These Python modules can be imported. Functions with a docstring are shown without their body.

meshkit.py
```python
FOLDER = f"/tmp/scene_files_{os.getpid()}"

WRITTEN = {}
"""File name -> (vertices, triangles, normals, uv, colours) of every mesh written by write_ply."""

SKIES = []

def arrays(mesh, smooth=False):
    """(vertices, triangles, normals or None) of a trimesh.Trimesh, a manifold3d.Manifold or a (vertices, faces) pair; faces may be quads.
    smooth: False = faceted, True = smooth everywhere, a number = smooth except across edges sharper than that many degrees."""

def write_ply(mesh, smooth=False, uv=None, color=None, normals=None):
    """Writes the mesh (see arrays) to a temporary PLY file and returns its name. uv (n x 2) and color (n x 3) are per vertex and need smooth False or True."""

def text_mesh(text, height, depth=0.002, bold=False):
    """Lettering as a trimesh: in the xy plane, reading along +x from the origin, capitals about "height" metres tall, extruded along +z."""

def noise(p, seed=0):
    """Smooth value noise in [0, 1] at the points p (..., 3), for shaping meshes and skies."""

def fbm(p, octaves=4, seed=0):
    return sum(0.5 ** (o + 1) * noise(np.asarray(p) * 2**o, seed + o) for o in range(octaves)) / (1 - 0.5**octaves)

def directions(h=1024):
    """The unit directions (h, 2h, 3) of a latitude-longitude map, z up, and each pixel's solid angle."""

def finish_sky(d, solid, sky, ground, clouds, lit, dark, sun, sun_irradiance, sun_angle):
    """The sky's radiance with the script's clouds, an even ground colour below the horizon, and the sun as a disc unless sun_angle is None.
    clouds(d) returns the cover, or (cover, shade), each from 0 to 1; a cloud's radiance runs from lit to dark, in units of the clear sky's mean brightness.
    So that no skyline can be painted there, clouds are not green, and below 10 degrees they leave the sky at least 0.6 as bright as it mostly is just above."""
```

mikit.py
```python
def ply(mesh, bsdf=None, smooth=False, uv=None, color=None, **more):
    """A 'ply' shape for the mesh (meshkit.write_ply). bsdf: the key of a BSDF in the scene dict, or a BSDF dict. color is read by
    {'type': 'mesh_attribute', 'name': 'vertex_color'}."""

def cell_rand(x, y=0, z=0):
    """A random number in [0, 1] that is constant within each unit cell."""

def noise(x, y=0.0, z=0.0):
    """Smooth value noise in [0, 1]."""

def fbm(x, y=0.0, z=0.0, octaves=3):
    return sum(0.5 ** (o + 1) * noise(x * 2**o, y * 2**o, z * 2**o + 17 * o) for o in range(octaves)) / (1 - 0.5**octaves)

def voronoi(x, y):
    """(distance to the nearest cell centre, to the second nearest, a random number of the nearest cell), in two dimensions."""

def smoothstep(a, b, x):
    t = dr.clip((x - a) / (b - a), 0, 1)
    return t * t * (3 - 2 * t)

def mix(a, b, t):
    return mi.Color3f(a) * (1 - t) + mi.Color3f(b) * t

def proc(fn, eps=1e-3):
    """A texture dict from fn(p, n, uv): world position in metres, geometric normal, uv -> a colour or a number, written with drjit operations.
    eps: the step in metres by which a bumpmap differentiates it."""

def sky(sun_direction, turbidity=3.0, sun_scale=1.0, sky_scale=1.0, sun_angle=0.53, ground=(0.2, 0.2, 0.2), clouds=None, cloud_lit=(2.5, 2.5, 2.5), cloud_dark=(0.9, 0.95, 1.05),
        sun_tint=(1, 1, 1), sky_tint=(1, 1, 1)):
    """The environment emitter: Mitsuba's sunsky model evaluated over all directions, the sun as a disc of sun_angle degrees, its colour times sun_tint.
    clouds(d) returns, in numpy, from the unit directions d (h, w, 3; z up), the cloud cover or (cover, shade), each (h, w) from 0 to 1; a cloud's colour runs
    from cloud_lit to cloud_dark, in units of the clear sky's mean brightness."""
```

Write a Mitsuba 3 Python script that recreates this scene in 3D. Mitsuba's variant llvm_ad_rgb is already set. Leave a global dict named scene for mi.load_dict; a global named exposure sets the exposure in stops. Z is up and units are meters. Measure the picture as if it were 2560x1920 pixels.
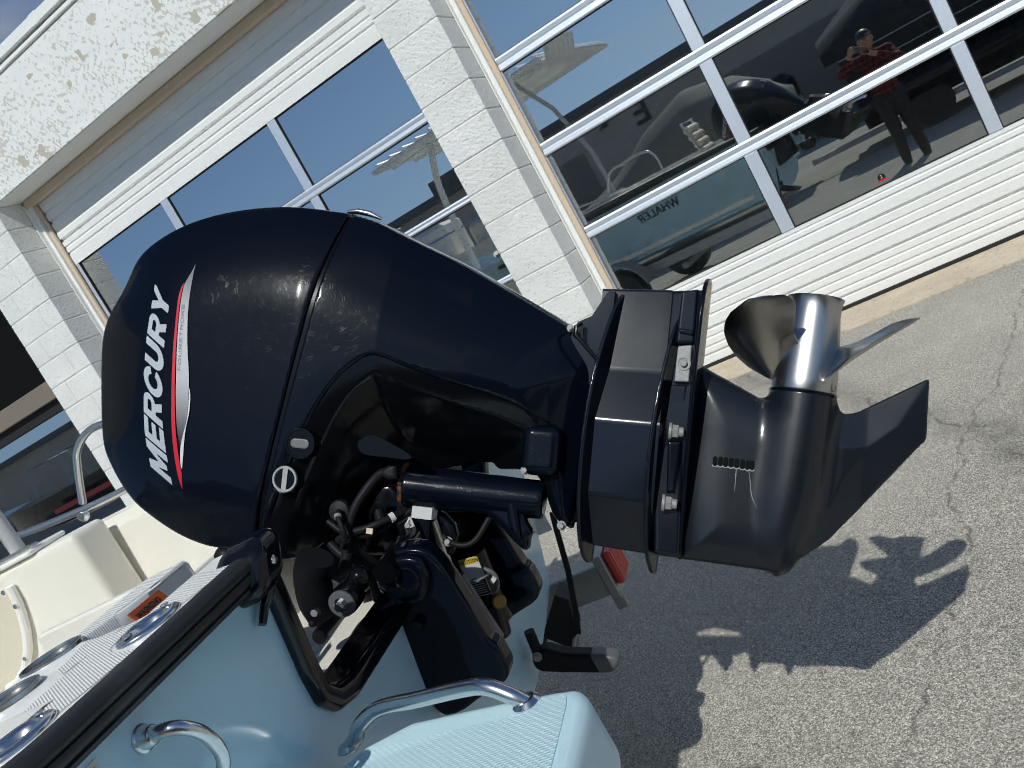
import math, numpy as np, trimesh, mitsuba as mi, drjit as dr, mikit, meshkit
import manifold3d as m3
from shapely.geometry import Polygon, LineString, Point, MultiPolygon, box as sbox
from shapely.ops import unary_union
from shapely import affinity
from scipy.interpolate import RectBivariateSpline
T = mi.ScalarTransform4f
scene, labels = {}, {}
A = np.array

# ---------------------------------------------------------------- camera, sky, exposure
CAM = A([0, 0, 1.5])
FWD, DOWN = A([-0.45227, 0.88094, -0.13929]), A([-0.37599, -0.32994, -0.86589])
scene['camera'] = {'type': 'perspective', 'fov': 59.578, 'fov_axis': 'x', 'near_clip': 0.05, 'far_clip': 400.0,
                   'to_world': T().look_at(origin=CAM.tolist(), target=(CAM + FWD).tolist(), up=(-DOWN).tolist())}
SUN = A([0.2, -1.0, 0.97])
def cloud_cover(d):
    n = meshkit.fbm(d * A([3.0, 3.0, 9.0]) + 4.2, 5, 3)
    return np.clip((n - 0.60) * 4.0, 0, 0.55) * np.clip((d[..., 2] - 0.02) * 6, 0, 1)
scene['sky'] = mikit.sky(SUN.tolist(), turbidity=2.6, sky_scale=0.80, sun_tint=(0.81, 1.0, 1.28), clouds=cloud_cover, sky_tint=(0.85, 0.97, 1.14), ground=(0.25, 0.23, 0.2))
exposure = 1.36

# ---------------------------------------------------------------- helpers
used = {}
def numbered(key):
    n = used.get(key, 0); used[key] = n + 1
    return key if n == 0 else f'{key}_{n:03d}'
def tag(key, label=None, cat=None, group=None, kind=None):
    d = {}
    if label: d['label'] = label
    if cat: d['category'] = cat
    if group: d['group'] = group
    if kind: d['kind'] = kind
    if d: labels[key] = {**labels.get(key, {}), **d}
    return key
def thing(name, label, cat, group=None):
    return tag(numbered(name), label, cat, group)
def put(name, mesh, bsdf, parent=None, smooth=35, label=None, kind=None, **more):
    key = numbered(f'{parent}__{name}' if parent else name)
    scene[key] = mikit.ply(mesh, bsdf, smooth=smooth, **more)
    if label or kind: tag(key, label, None, None, kind)
    return key
def cat(*ms):
    out = []
    for m in ms:
        v, f, _ = meshkit.arrays(m)
        out.append(trimesh.Trimesh(v, f, process=False))
    return trimesh.util.concatenate(out)
def xf(mesh, fn):
    v, f, _ = meshkit.arrays(mesh)
    return trimesh.Trimesh(fn(A(v, float)), f, process=False)
def fixw(mesh):
    # outward winding for closed meshes after a mirrored mapping
    if mesh.volume < 0: mesh.invert()
    return mesh
def hull(pts):
    return trimesh.convex.convex_hull(A(pts, float))
def cbox(x0, x1, y0, y1, z0, z1, ch=0.003):
    p = []
    for sx, x in ((1, x0), (-1, x1)):
        for sy, y in ((1, y0), (-1, y1)):
            for sz, z in ((1, z0), (-1, z1)):
                p += [(x, y + sy * ch, z + sz * ch), (x + sx * ch, y, z + sz * ch), (x + sx * ch, y + sy * ch, z)]
    return hull(p)
def box(x0, x1, y0, y1, z0, z1):
    m = trimesh.creation.box((x1 - x0, y1 - y0, z1 - z0)); m.apply_translation(((x0 + x1) / 2, (y0 + y1) / 2, (z0 + z1) / 2)); return m
def spline(p, n=120, closed=False):
    # centripetal-ish Catmull-Rom through the points
    p = A(p, float)
    q = np.vstack([p[-1:], p, p[:2]]) if closed else np.vstack([2 * p[0] - p[1], p, 2 * p[-1] - p[-2]])
    m = len(q) - 3; t = np.linspace(0, m, n, endpoint=not closed); i = np.minimum(t.astype(int), m - 1); s = (t - i)[:, None]
    a, b, c_, d = q[i], q[i + 1], q[i + 2], q[i + 3]
    return 0.5 * (2 * b + (c_ - a) * s + (2 * a - 5 * b + 4 * c_ - d) * s**2 + (3 * b - a - 3 * c_ + d) * s**3)
def frames(p):
    p = A(p, float); t = np.gradient(p, axis=0); t /= np.linalg.norm(t, axis=1, keepdims=True) + 1e-12
    a = np.cross(t[0], [0.31, 0.2, 0.93]); a /= np.linalg.norm(a); out = []
    for k in t:
        a = a - k * (a @ k); a /= np.linalg.norm(a); out.append(a)
    a = A(out); return t, a, np.cross(t, a)
def tube(p, r, sides=16, caps=True):
    p = A(p, float); r = np.broadcast_to(A(r, float), (len(p),)); t, a, b = frames(p)
    an = np.arange(sides) * 2 * np.pi / sides
    v = p[:, None] + r[:, None, None] * (np.cos(an)[None, :, None] * a[:, None] + np.sin(an)[None, :, None] * b[:, None])
    return rings(v, caps)
def rings(v, caps=True):
    # loft of closed rings (n, k, 3)
    n, k = v.shape[:2]; i, j = np.meshgrid(np.arange(n - 1), np.arange(k), indexing='ij')
    q = np.stack([i * k + j, i * k + (j + 1) % k, (i + 1) * k + (j + 1) % k, (i + 1) * k + j], -1).reshape(-1, 4)
    f = np.vstack([q[:, [0, 1, 2]], q[:, [0, 2, 3]]]); V = v.reshape(-1, 3)
    if caps:
        V = np.vstack([V, v[0].mean(0), v[-1].mean(0)]); jj = np.arange(k); e0 = n * k
        f = np.vstack([f, np.stack([np.full(k, e0), (jj + 1) % k, jj], 1), np.stack([np.full(k, e0 + 1), (n - 1) * k + jj, (n - 1) * k + (jj + 1) % k], 1)])
    m = trimesh.Trimesh(V, f, process=False)
    return fixw(m) if caps else m
def sweep(profile, path_o, path_a, path_b):
    # profile (k,2) in axes a,b at each origin: arrays (n,3)
    pr = A(profile, float)
    return rings(path_o[:, None] + pr[None, :, :1] * path_a[:, None] + pr[None, :, 1:] * path_b[:, None])
def lathe(prof, o, ax, sides=48):
    # prof: (r, h) pairs along axis ax from o
    o, ax = A(o, float), A(ax, float); ax /= np.linalg.norm(ax)
    a = np.cross(ax, [0.2, 0.5, 0.8]); a /= np.linalg.norm(a); b = np.cross(ax, a); an = np.arange(sides) * 2 * np.pi / sides
    ring = np.cos(an)[:, None] * a + np.sin(an)[:, None] * b
    return rings(A([o + h * ax + r * ring for r, h in prof]))
def extrude(poly, fn, w0, w1):
    # extruded shapely polygon mapped by fn((n,3) array of x,y,w)
    ms = [trimesh.creation.extrude_polygon(g, w1 - w0, engine='earcut') for g in getattr(poly, 'geoms', [poly]) if g.area > 0]
    m = trimesh.util.concatenate(ms); m.apply_translation((0, 0, w0))
    return fixw(xf(m, fn))
def hexbolt(o, ax, r, h, washer=1.5):
    o, ax = A(o, float), A(ax, float) / np.linalg.norm(ax)
    w = lathe([(r * washer, 0), (r * washer, h * .25), (r * washer * .95, h * .3)], o, ax, 20)
    b = lathe([(r, h * .3), (r, h * .9), (r * .88, h)], o, ax, 6)
    return cat(w, b)

class Poly2:
    # signed distance (negative inside) of a polygon on a grid, as a smooth spline
    def __init__(self, pts, pad=0.06, res=0.0025, soft=0):
        p = A(pts, float); q = np.roll(p, -1, 0)
        lo, hi = p.min(0) - pad, p.max(0) + pad
        u, v = np.arange(lo[0], hi[0], res), np.arange(lo[1], hi[1], res)
        g = np.stack(np.meshgrid(u, v, indexing='ij'), -1).reshape(-1, 2)
        d = np.full(len(g), 9.0); ins = np.zeros(len(g), bool)
        for a, b in zip(p, q):
            e = b - a; L = e @ e + 1e-18; t = np.clip((g - a) @ e / L, 0, 1)
            d = np.minimum(d, ((g - a - t[:, None] * e)**2).sum(1))
            c1 = (a[1] > g[:, 1]) != (b[1] > g[:, 1])
            ins ^= c1 & (g[:, 0] < a[0] + (g[:, 1] - a[1]) * e[0] / (e[1] + 1e-18))
        d = np.sqrt(d) * np.where(ins, -1, 1); d = d.reshape(len(u), len(v))
        if soft:
            from scipy.ndimage import gaussian_filter
            d = gaussian_filter(d, soft / res)
        self.s = RectBivariateSpline(u, v, d); self.lo, self.hi = lo + res, hi - 2 * res
    def __call__(self, u, v):
        if u.ndim == 3 and u.shape[1:] == (1, 1):
            return self.s(np.clip(u[:, 0, 0], self.lo[0], self.hi[0]), np.clip(v[0, :, 0], self.lo[1], self.hi[1]))[:, :, None]
        return self.s.ev(np.clip(u, self.lo[0], self.hi[0]), np.clip(v, self.lo[1], self.hi[1]))
def slab(d, w, wc, hw, r):
    a, b = d + r, np.abs(w - wc) - hw + r
    return np.sqrt(np.maximum(a, 0)**2 + np.maximum(b, 0)**2) + np.minimum(np.maximum(a, b), 0) - r
def smin(a, b, k):
    h = np.clip(0.5 + 0.5 * (b - a) / k, 0, 1); return b + (a - b) * h - k * h * (1 - h)
def smax(a, b, k): return -smin(-a, -b, k)
def capsule(u, v, w, a, b, ra, rb=None):
    rb = ra if rb is None else rb; a, b = A(a, float), A(b, float); e = b - a; L = e @ e
    t = np.clip(((u - a[0]) * e[0] + (v - a[1]) * e[1] + (w - a[2]) * e[2]) / L, 0, 1)
    return np.sqrt((u - a[0] - t * e[0])**2 + (v - a[1] - t * e[1])**2 + (w - a[2] - t * e[2])**2) - (ra + (rb - ra) * t)
def cyl(u, v, w, a, b, ra, r=0.003, rb=None):
    rb = ra if rb is None else rb; a, b = A(a, float), A(b, float); e = b - a; L = np.linalg.norm(e); e = e / L
    t = (u - a[0]) * e[0] + (v - a[1]) * e[1] + (w - a[2]) * e[2]
    rr = np.sqrt(np.maximum((u - a[0])**2 + (v - a[1])**2 + (w - a[2])**2 - t * t, 1e-12))
    x, y = rr - (ra + (rb - ra) * np.clip(t / L, 0, 1)) + r, np.abs(t - L / 2) - L / 2 + r
    return np.sqrt(np.maximum(x, 0)**2 + np.maximum(y, 0)**2) + np.minimum(np.maximum(x, y), 0) - r
def rbox(u, v, w, c, h, r=0.004):
    q = [np.abs(x - cc) - hh + r for x, cc, hh in zip((u, v, w), c, h)]
    return np.sqrt(sum(np.maximum(x, 0)**2 for x in q)) + np.minimum(np.maximum(np.maximum(q[0], q[1]), q[2]), 0) - r
def nets(f, lo, hi, h, newton=3):
    # surface nets of f(u,v,w)=0 (negative inside), vertices then moved onto the surface
    ax = [np.arange(a, b + h, h) for a, b in zip(lo, hi)]
    F = np.broadcast_to(f(ax[0][:, None, None], ax[1][None, :, None], ax[2][None, None, :]), [len(a) for a in ax])
    S = F < 0; nx, ny, nz = F.shape
    acc, cnt = np.zeros((nx - 1, ny - 1, nz - 1, 3), np.float32), np.zeros((nx - 1, ny - 1, nz - 1), np.float32); quads = []
    for k in range(3):
        a = [slice(None)] * 3; b = [slice(None)] * 3; a[k], b[k] = slice(0, -1), slice(1, None); a, b = tuple(a), tuple(b)
        I = A(np.nonzero(S[a] != S[b])).T
        fa, fb = F[a][tuple(I.T)], F[b][tuple(I.T)]; t = fa / (fa - fb); P = I.astype(np.float32); P[:, k] += t
        o1, o2 = (k + 1) % 3, (k + 2) % 3; qs = []
        ok = (I[:, o1] > 0) & (I[:, o2] > 0) & (I[:, o1] < F.shape[o1] - 1) & (I[:, o2] < F.shape[o2] - 1)
        for d1, d2 in ((0, 0), (1, 0), (1, 1), (0, 1)):
            J = I.copy(); J[:, o1] -= d1; J[:, o2] -= d2
            qs.append(J)
            g = (J >= 0).all(1) & (J[:, 0] < nx - 1) & (J[:, 1] < ny - 1) & (J[:, 2] < nz - 1)
            np.add.at(acc, tuple(J[g].T), P[g]); np.add.at(cnt, tuple(J[g].T), 1)
        qs = A(qs)[:, ok]; flip = (fa < 0)[ok]
        idx = (qs[..., 0] * (ny - 1) + qs[..., 1]) * (nz - 1) + qs[..., 2]
        q = idx.T; q[~flip] = q[~flip][:, ::-1]; quads.append(q)
    q = np.vstack(quads); uq, inv = np.unique(q, return_inverse=True); q = inv.reshape(q.shape)
    V = (acc.reshape(-1, 3)[uq] / cnt.reshape(-1)[uq][:, None]).astype(float) * h + A([a[0] for a in ax])
    ev = lambda X: f(X[:, 0], X[:, 1], X[:, 2]); e = 0.25 * h
    for _ in range(newton):
        g = np.stack([(ev(V + e * np.eye(3)[k]) - ev(V - e * np.eye(3)[k])) / (2 * e) for k in range(3)], 1)
        st = (ev(V) / np.maximum((g * g).sum(1), 1e-4))[:, None] * g; L = np.linalg.norm(st, axis=1, keepdims=True)
        V = V - st * np.minimum(1, 0.6 * h / np.maximum(L, 1e-12))
    return fixw(trimesh.Trimesh(V, np.vstack([q[:, [0, 1, 2]], q[:, [0, 2, 3]]]), process=False))

# ---------------------------------------------------------------- materials
noise, fbm, proc, sst = mikit.noise, mikit.fbm, mikit.proc, mikit.smoothstep
def two(b): return {'type': 'twosided', 'bsdf': b}
def rgb(*c): return {'type': 'rgb', 'value': list(c)}
def mat(name, base, rough=0.5, spec=0.5, **k):
    scene[name] = two({'type': 'principled', 'base_color': base if isinstance(base, dict) else rgb(*base), 'roughness': rough, 'specular': spec, **k})
    return name
def bump(name, base, fn, scale, rough=0.5, spec=0.5, eps=1e-3, **k):
    scene[name] = two({'type': 'bumpmap', 'arbitrary': proc(fn, eps), 'scale': scale, 'bsdf': {'type': 'principled', 'base_color': base if isinstance(base, dict) else rgb(*base), 'roughness': rough, 'specular': spec, **k}})
    return name
def metal(name, col, rough):
    scene[name] = two({'type': 'roughconductor', 'material': 'none', 'specular_reflectance': rgb(*col), 'alpha': rough, 'distribution': 'ggx'})
    return name
C3 = mi.Color3f
def peel_col(p, n, uv):
    x, y, z = p.x, p.y, p.z
    big = fbm(x * 1.7 + 3, 1.0, z * 1.5, 3)
    fine = fbm(x * 60, 2.0, z * 42 + x * 14, 3)
    low = sst(4.35, 3.75, z)
    chips = sst(0.675, 0.695, fine + 0.5 * (big - 0.5) + .05 * low) * .6
    patch = sst(0.725, 0.74, fbm(x * 9 + 11, 3.0, z * 9, 4) + 0.42 * (big - 0.5) + 0.10 * (fine - .5) + .05 * low - .035)
    k = dr.maximum(chips, patch * .85) * sst(.4, .6, -n.y)
    dirt = 0.94 + 0.08 * fbm(x * 2, 1.0, z * 7, 3)
    return mikit.mix(C3(0.80, 0.80, 0.78) * dirt, (0.44, 0.40, 0.31), k)
mat('stucco_paint', proc(peel_col), 0.75, 0.3)
def block_col(p, n, uv):
    g = fbm(p.x * 90, p.y * 90, p.z * 90, 2); h = fbm(p.x * 4, p.y * 4, p.z * 4, 3); c = mikit.cell_rand(p.x * 5.1, 3, (p.z - .046) / .2032)
    pores = sst(0.66, 0.74, g)
    return C3(0.79, 0.785, 0.75) * (0.95 + .05 * c) * (0.9 + 0.18 * h) * (1 - 0.22 * pores)
def block_h(p, n, uv):
    return fbm(p.x * 70, p.y * 70, p.z * 70, 3)
bump('block_paint', proc(block_col), block_h, 0.006, 0.8, 0.25)
mat('mortar', (0.62, 0.6, 0.56), 0.9, 0.2)
mat('trim_white', (0.8, 0.8, 0.77), 0.4, 0.4)
mat('panel_white', proc(lambda p, n, uv: C3(0.80, 0.80, 0.775) * (0.95 + 0.07 * fbm(p.x * 1.5, p.y, p.z * 5, 3))), 0.38, 0.45)
mat('track_tan', (0.62, 0.5, 0.37), 0.5, 0.4)
mat('rail_brown', (.20, .17, .135), 0.6, 0.3)
mat('seal_black', (0.02, 0.02, 0.02), 0.7, 0.3)
scene['alu_frame'] = two({'type': 'blendbsdf', 'weight': 0.45, 'a': {'type': 'principled', 'base_color': rgb(.60, .65, .73), 'roughness': 0.5}, 'b': {'type': 'roughconductor', 'material': 'none', 'specular_reflectance': rgb(.80, .85, .93), 'alpha': 0.25}})
scene['pane_glass'] = two({'type': 'blendbsdf', 'weight': 0.08, 'a': {'type': 'conductor', 'material': 'none', 'specular_reflectance': proc(lambda p, n, uv: C3(0.27, 0.405, 0.525) * (0.985 + 0.03 * noise(p.x * 9, p.y, p.z * 9)))},
    'b': {'type': 'roughconductor', 'material': 'none', 'specular_reflectance': rgb(.75, .74, .70), 'alpha': 0.05}})
def asphalt_col(p, n, uv):
    x, y = p.x, p.y
    d1, d2, r = mikit.voronoi(x * 280 + 2.0 * noise(x * 30, y * 30), y * 280)
    q1, q2, r2 = mikit.voronoi(x * 230, y * 230 + 5)
    stone = mikit.mix((0.235, 0.217, 0.185), (0.70, 0.65, 0.555), r)
    stone = mikit.mix(stone, (0.13, 0.125, 0.115), sst(0.62, 0.64, r) * (1 - sst(0.76, .78, r)) * .8)
    gap = sst(0.02, 0.16, d2 - d1)
    tone = 0.70 + 0.34 * fbm(x * 1.1, y * 1.1, 0, 4) + .12 * fbm(x * 9, y * 9, 0, 2)
    fine = .78 + .42 * r2
    # a wandering crack and its branches, with tar stain
    def crack(cx, off, amp, wdt):
        c = dr.abs(cx - off - amp * (fbm(y * 1.3 + off * 7, 1.0, 2.0, 4) - 0.5) - 0.02 * (noise(y * 23, off) - .5) - .012 * (noise(y * 70, off) - .5))
        return 1 - sst(wdt * .25, wdt, c)
    k = crack(x + 0.55 * y, 1.63, 0.5, 0.012) * sst(.35, .55, fbm(y * 4, 3.0)) * .8
    k = dr.maximum(k, crack(x - 0.25 * y, -0.98, 0.35, 0.010) * .7)
    stain = (1 - sst(0.0, 0.16, dr.abs(x + 0.55 * y - 1.63 - .5 * (fbm(y * 1.3 + 1.63 * 7, 1.0, 2.0, 4) - 0.5)))) * fbm(x * 16, y * 16, 3., 3)
    col = stone * (0.55 + 0.45 * gap) * tone * fine
    return mikit.mix(col * (1 - 0.5 * stain), (0.035, 0.032, 0.03), 0.7 * k * sst(.25, .6, fbm(x * 40, y * 40, 1., 2)))
def asphalt_h(p, n, uv):
    d1, d2, r = mikit.voronoi(p.x * 280 + 2.0 * noise(p.x * 30, p.y * 30), p.y * 280)
    return dr.minimum(d2 - d1, 0.35) + 0.35 * r
bump('asphalt', proc(asphalt_col), asphalt_h, 0.0020, 0.85, 0.3)
mat('concrete', proc(lambda p, n, uv: C3(0.50, 0.42, 0.32) * (0.75 + 0.45 * fbm(p.x * 8, p.y * 8, p.z * 8, 4)) * (1 - 0.25 * sst(.6, .7, fbm(p.x * 60, p.y * 60, p.z * 60, 2)))), 0.85, 0.2)
# engine paint: near black navy gloss over fine swirl scratches
def swirl_h(p, n, uv):
    # fine straight scratches, their direction changing from patch to patch
    a, b = p.x * .8475 + p.y * .1281 - p.z * .515, p.x * .4274 + p.y * .4105 + p.z * .8055
    h = mi.Float(0)
    for k, (fr, den) in enumerate(((90., 1100.), (140., 1700.))):
        ca, cb = dr.floor(a * fr + k * .37), dr.floor(b * fr + .61 * k); th = mikit.cell_rand(ca, cb, 7 + k) * 6.2832
        x = (a * dr.cos(th) + b * dr.sin(th)) * den
        h += sst(.62, .9, noise(x, mikit.cell_rand(ca, cb, 9 + k) * 50.)) / (1 + k)
    return h
scene['engine_gloss'] = two({'type': 'blendbsdf', 'weight': proc(lambda p, n, uv: 0.08 + 0.20 * sst(.35, .75, fbm(p.x * 6, p.y * 6, p.z * 6, 3))),
    'a': {'type': 'principled', 'base_color': rgb(.0012, .0026, .0068), 'roughness': 0.07, 'specular': 0.18, 'clearcoat': 0.25, 'clearcoat_gloss': 0.99},
    'b': {'type': 'bumpmap', 'arbitrary': proc(swirl_h, 2e-4), 'scale': 0.000045, 'bsdf': {'type': 'principled', 'base_color': rgb(.002, .0036, .009), 'roughness': 0.17, 'specular': 0.32}}})
scene['engine_satin'] = two({'type': 'blendbsdf', 'weight': proc(lambda p, n, uv: 0.04 + 0.12 * sst(.35, .75, fbm(p.x * 9, p.y * 9, p.z * 9, 3))),
    'a': {'type': 'principled', 'base_color': rgb(.0030, .0050, .0105), 'roughness': 0.11, 'specular': 0.40, 'clearcoat': 0.4, 'clearcoat_gloss': 0.97},
    'b': {'type': 'principled', 'base_color': rgb(.005, .0075, .013), 'roughness': 0.33, 'specular': 0.5}})
scene['gear_satin'] = two({'type': 'blendbsdf', 'weight': proc(lambda p, n, uv: 0.22 + 0.30 * sst(.3, .75, fbm(p.x * 9, p.y * 9, p.z * 9, 3))),
    'a': {'type': 'principled', 'base_color': rgb(.004, .006, .010), 'roughness': 0.17, 'specular': 0.5, 'clearcoat': 0.3, 'clearcoat_gloss': 0.9},
    'b': {'type': 'principled', 'base_color': rgb(.0075, .010, .016), 'roughness': 0.40, 'specular': 0.55}})
mat('engine_dark', (.0022, .0026, .0035), 0.16, 0.3)
mat('black_plastic', (.010, .010, .012), 0.5, 0.16)
mat('black_gloss', (.003, .0035, .006), 0.09, 0.3, clearcoat=0.35, clearcoat_gloss=0.97)
mat('rubber', proc(lambda p, n, uv: C3(.020, .021, .023) * (0.8 + 1.0 * sst(.55, .8, fbm(p.x * 14, p.y * 14, p.z * 14, 4)))), 0.5, 0.4)
mat('zinc', proc(lambda p, n, uv: C3(.33, .33, .325) * (0.7 + 0.6 * fbm(p.x * 300, p.y * 300, p.z * 300, 2))), 0.6, 0.4)
metal('steel_polished', (.50, .485, .46), 0.03)
metal('steel_brushed', (.56, .55, .53), 0.08)
metal('chrome', (.72, .72, .72), 0.045)
metal('galvanised', (.42, .44, .45), 0.32)
mat('bolt_grey', (.27, .27, .26), 0.5, 0.4, metallic=0.2)
def flake(p): return .92 + .16 * noise(p.x * 900, p.y * 900, p.z * 900)
mat('decal_silver', proc(lambda p, n, uv: C3(.40, .43, .47) * flake(p)), 0.35, 0.4)
def fade_col(p, n, uv):   # printed fade of the stripe along its length
    b = (p.x - 0) * .42743 + p.y * .4105 + (p.z - 1.5) * .80547
    k = sst(-.10, -.02, b) * (1 - sst(.22, .30, b)); k = dr.maximum(k, 0) 
    return mikit.mix(C3(.035, .037, .042), (.46, .47, .49), sst(-.085, .07, b) * (1 - .65 * sst(.13, .24, b))) * flake(p)
mat('decal_fade', proc(fade_col), 0.35, 0.4)
mat('decal_red', (.55, .008, .02), 0.3, 0.5, clearcoat=.5)
mat('decal_white', (.6, .6, .61), 0.3, 0.5)
mat('decal_grey', (.15, .155, .16), 0.35, 0.5)
mat('hull_blue', (.385, .565, .65), 0.14, 0.5, clearcoat=0.8, clearcoat_gloss=0.95)
RIB = 318.0
def rib_h(p, n, uv):   # ribs run slantwise over the deck
    x, y = p.x + .95899, p.y - 1.34733
    s, f = x * -0.14944 + y * 0.98877, x * -0.98877 + y * -0.14944
    t = (s * .78 - f * .63) * RIB
    return sst(.30, .55, dr.abs(t - dr.floor(t) - .5) * 2)
def dia_h(p, n, uv):
    s = p.x * -0.14944 + p.y * 0.98877; f = p.x * 0.98877 + p.y * .14944
    a, b = (s * 215), (f * 105 + .5 * dr.floor(s * 215))
    fa, fb = a - dr.floor(a) - .5, b - dr.floor(b) - .5
    return dr.maximum(0, 1 - 2.1 * dr.maximum(dr.abs(fa), dr.abs(fb)))
bump('nonskid_blue', proc(lambda p, n, uv: mikit.mix((.45, .62, .675), (.58, .76, .81), sst(.1, .5, dia_h(p, n, uv)))), dia_h, 0.0012, 0.35, 0.5, eps=4e-4)
mat('gel_blue', (.52, .705, .765), 0.2, 0.5, clearcoat=.5)
mat('gel_white', (.78, .77, .73), 0.2, 0.5, clearcoat=.5)
mat('nonskid_white', proc(lambda p, n, uv: mikit.mix((.34, .335, .32), (.80, .79, .76), rib_h(p, n, uv))), 0.4, 0.4)
mat('gel_cream', proc(lambda p, n, uv: C3(.74, .71, .635) * (.93 + .1 * fbm(p.x * 3, p.y * 3, p.z * 3, 3))), 0.28, 0.45)
mat('vinyl_cream', (.62, .56, .44), 0.5, 0.4)
mat('tarp_tan', (.22, .20, .165), 0.8, 0.2)
mat('tarp_black', (.012, .012, .013), 0.55, 0.3)
mat('dark_interior', (.006, .006, .006), 0.9, 0.1)
mat('wall_tan', proc(lambda p, n, uv: C3(.40, .36, .30) * (.85 + .25 * fbm(p.x * .7, p.y, p.z * .9, 3))), 0.85, 0.2)
mat('roof_dark', (.05, .05, .05), 0.7, 0.3)
mat('orange_label', (.30, .055, .015), 0.4, 0.4)
mat('yellow_label', (.42, .31, .02), 0.4, 0.4)
mat('label_white', (.50, .50, .49), 0.4, 0.4)
mat('label_black', (.01, .01, .01), 0.4, 0.4)
mat('reflector_red', (.52, .02, .02), 0.22, 0.6, clearcoat=.6)
mat('brass', (.30,.19,.06), 0.45, 0.5, metallic=.6)
mat('grey_leg', (.42, .42, .42), 0.35, 0.5)
mat('skin', (.42, .22, .15), 0.5, 0.4)
def check_col(p, n, uv):
    a = sst(.35, .5, dr.abs((p.x + p.y * .4) * 16 - dr.floor((p.x + p.y * .4) * 16) - .5) * 2); b = sst(.35, .5, dr.abs(p.z * 16 - dr.floor(p.z * 16) - .5) * 2)
    return mikit.mix(C3(.22, .03, .028), (.015, .010, .012), .5 * a + .5 * b)
mat('shirt_check', proc(check_col), 0.85, 0.2)
mat('shade_panel', (.17, .16, .14), .6, .3)
mat('rust', proc(lambda p, n, uv: mikit.mix(C3(.16,.05,.02), (.02,.02,.02), sst(.45,.6,fbm(p.x*90,p.y*90,p.z*90,3)))), 0.8, 0.2)
mat('grey_metal', (.10, .10, .105), 0.38, 0.5)

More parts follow.
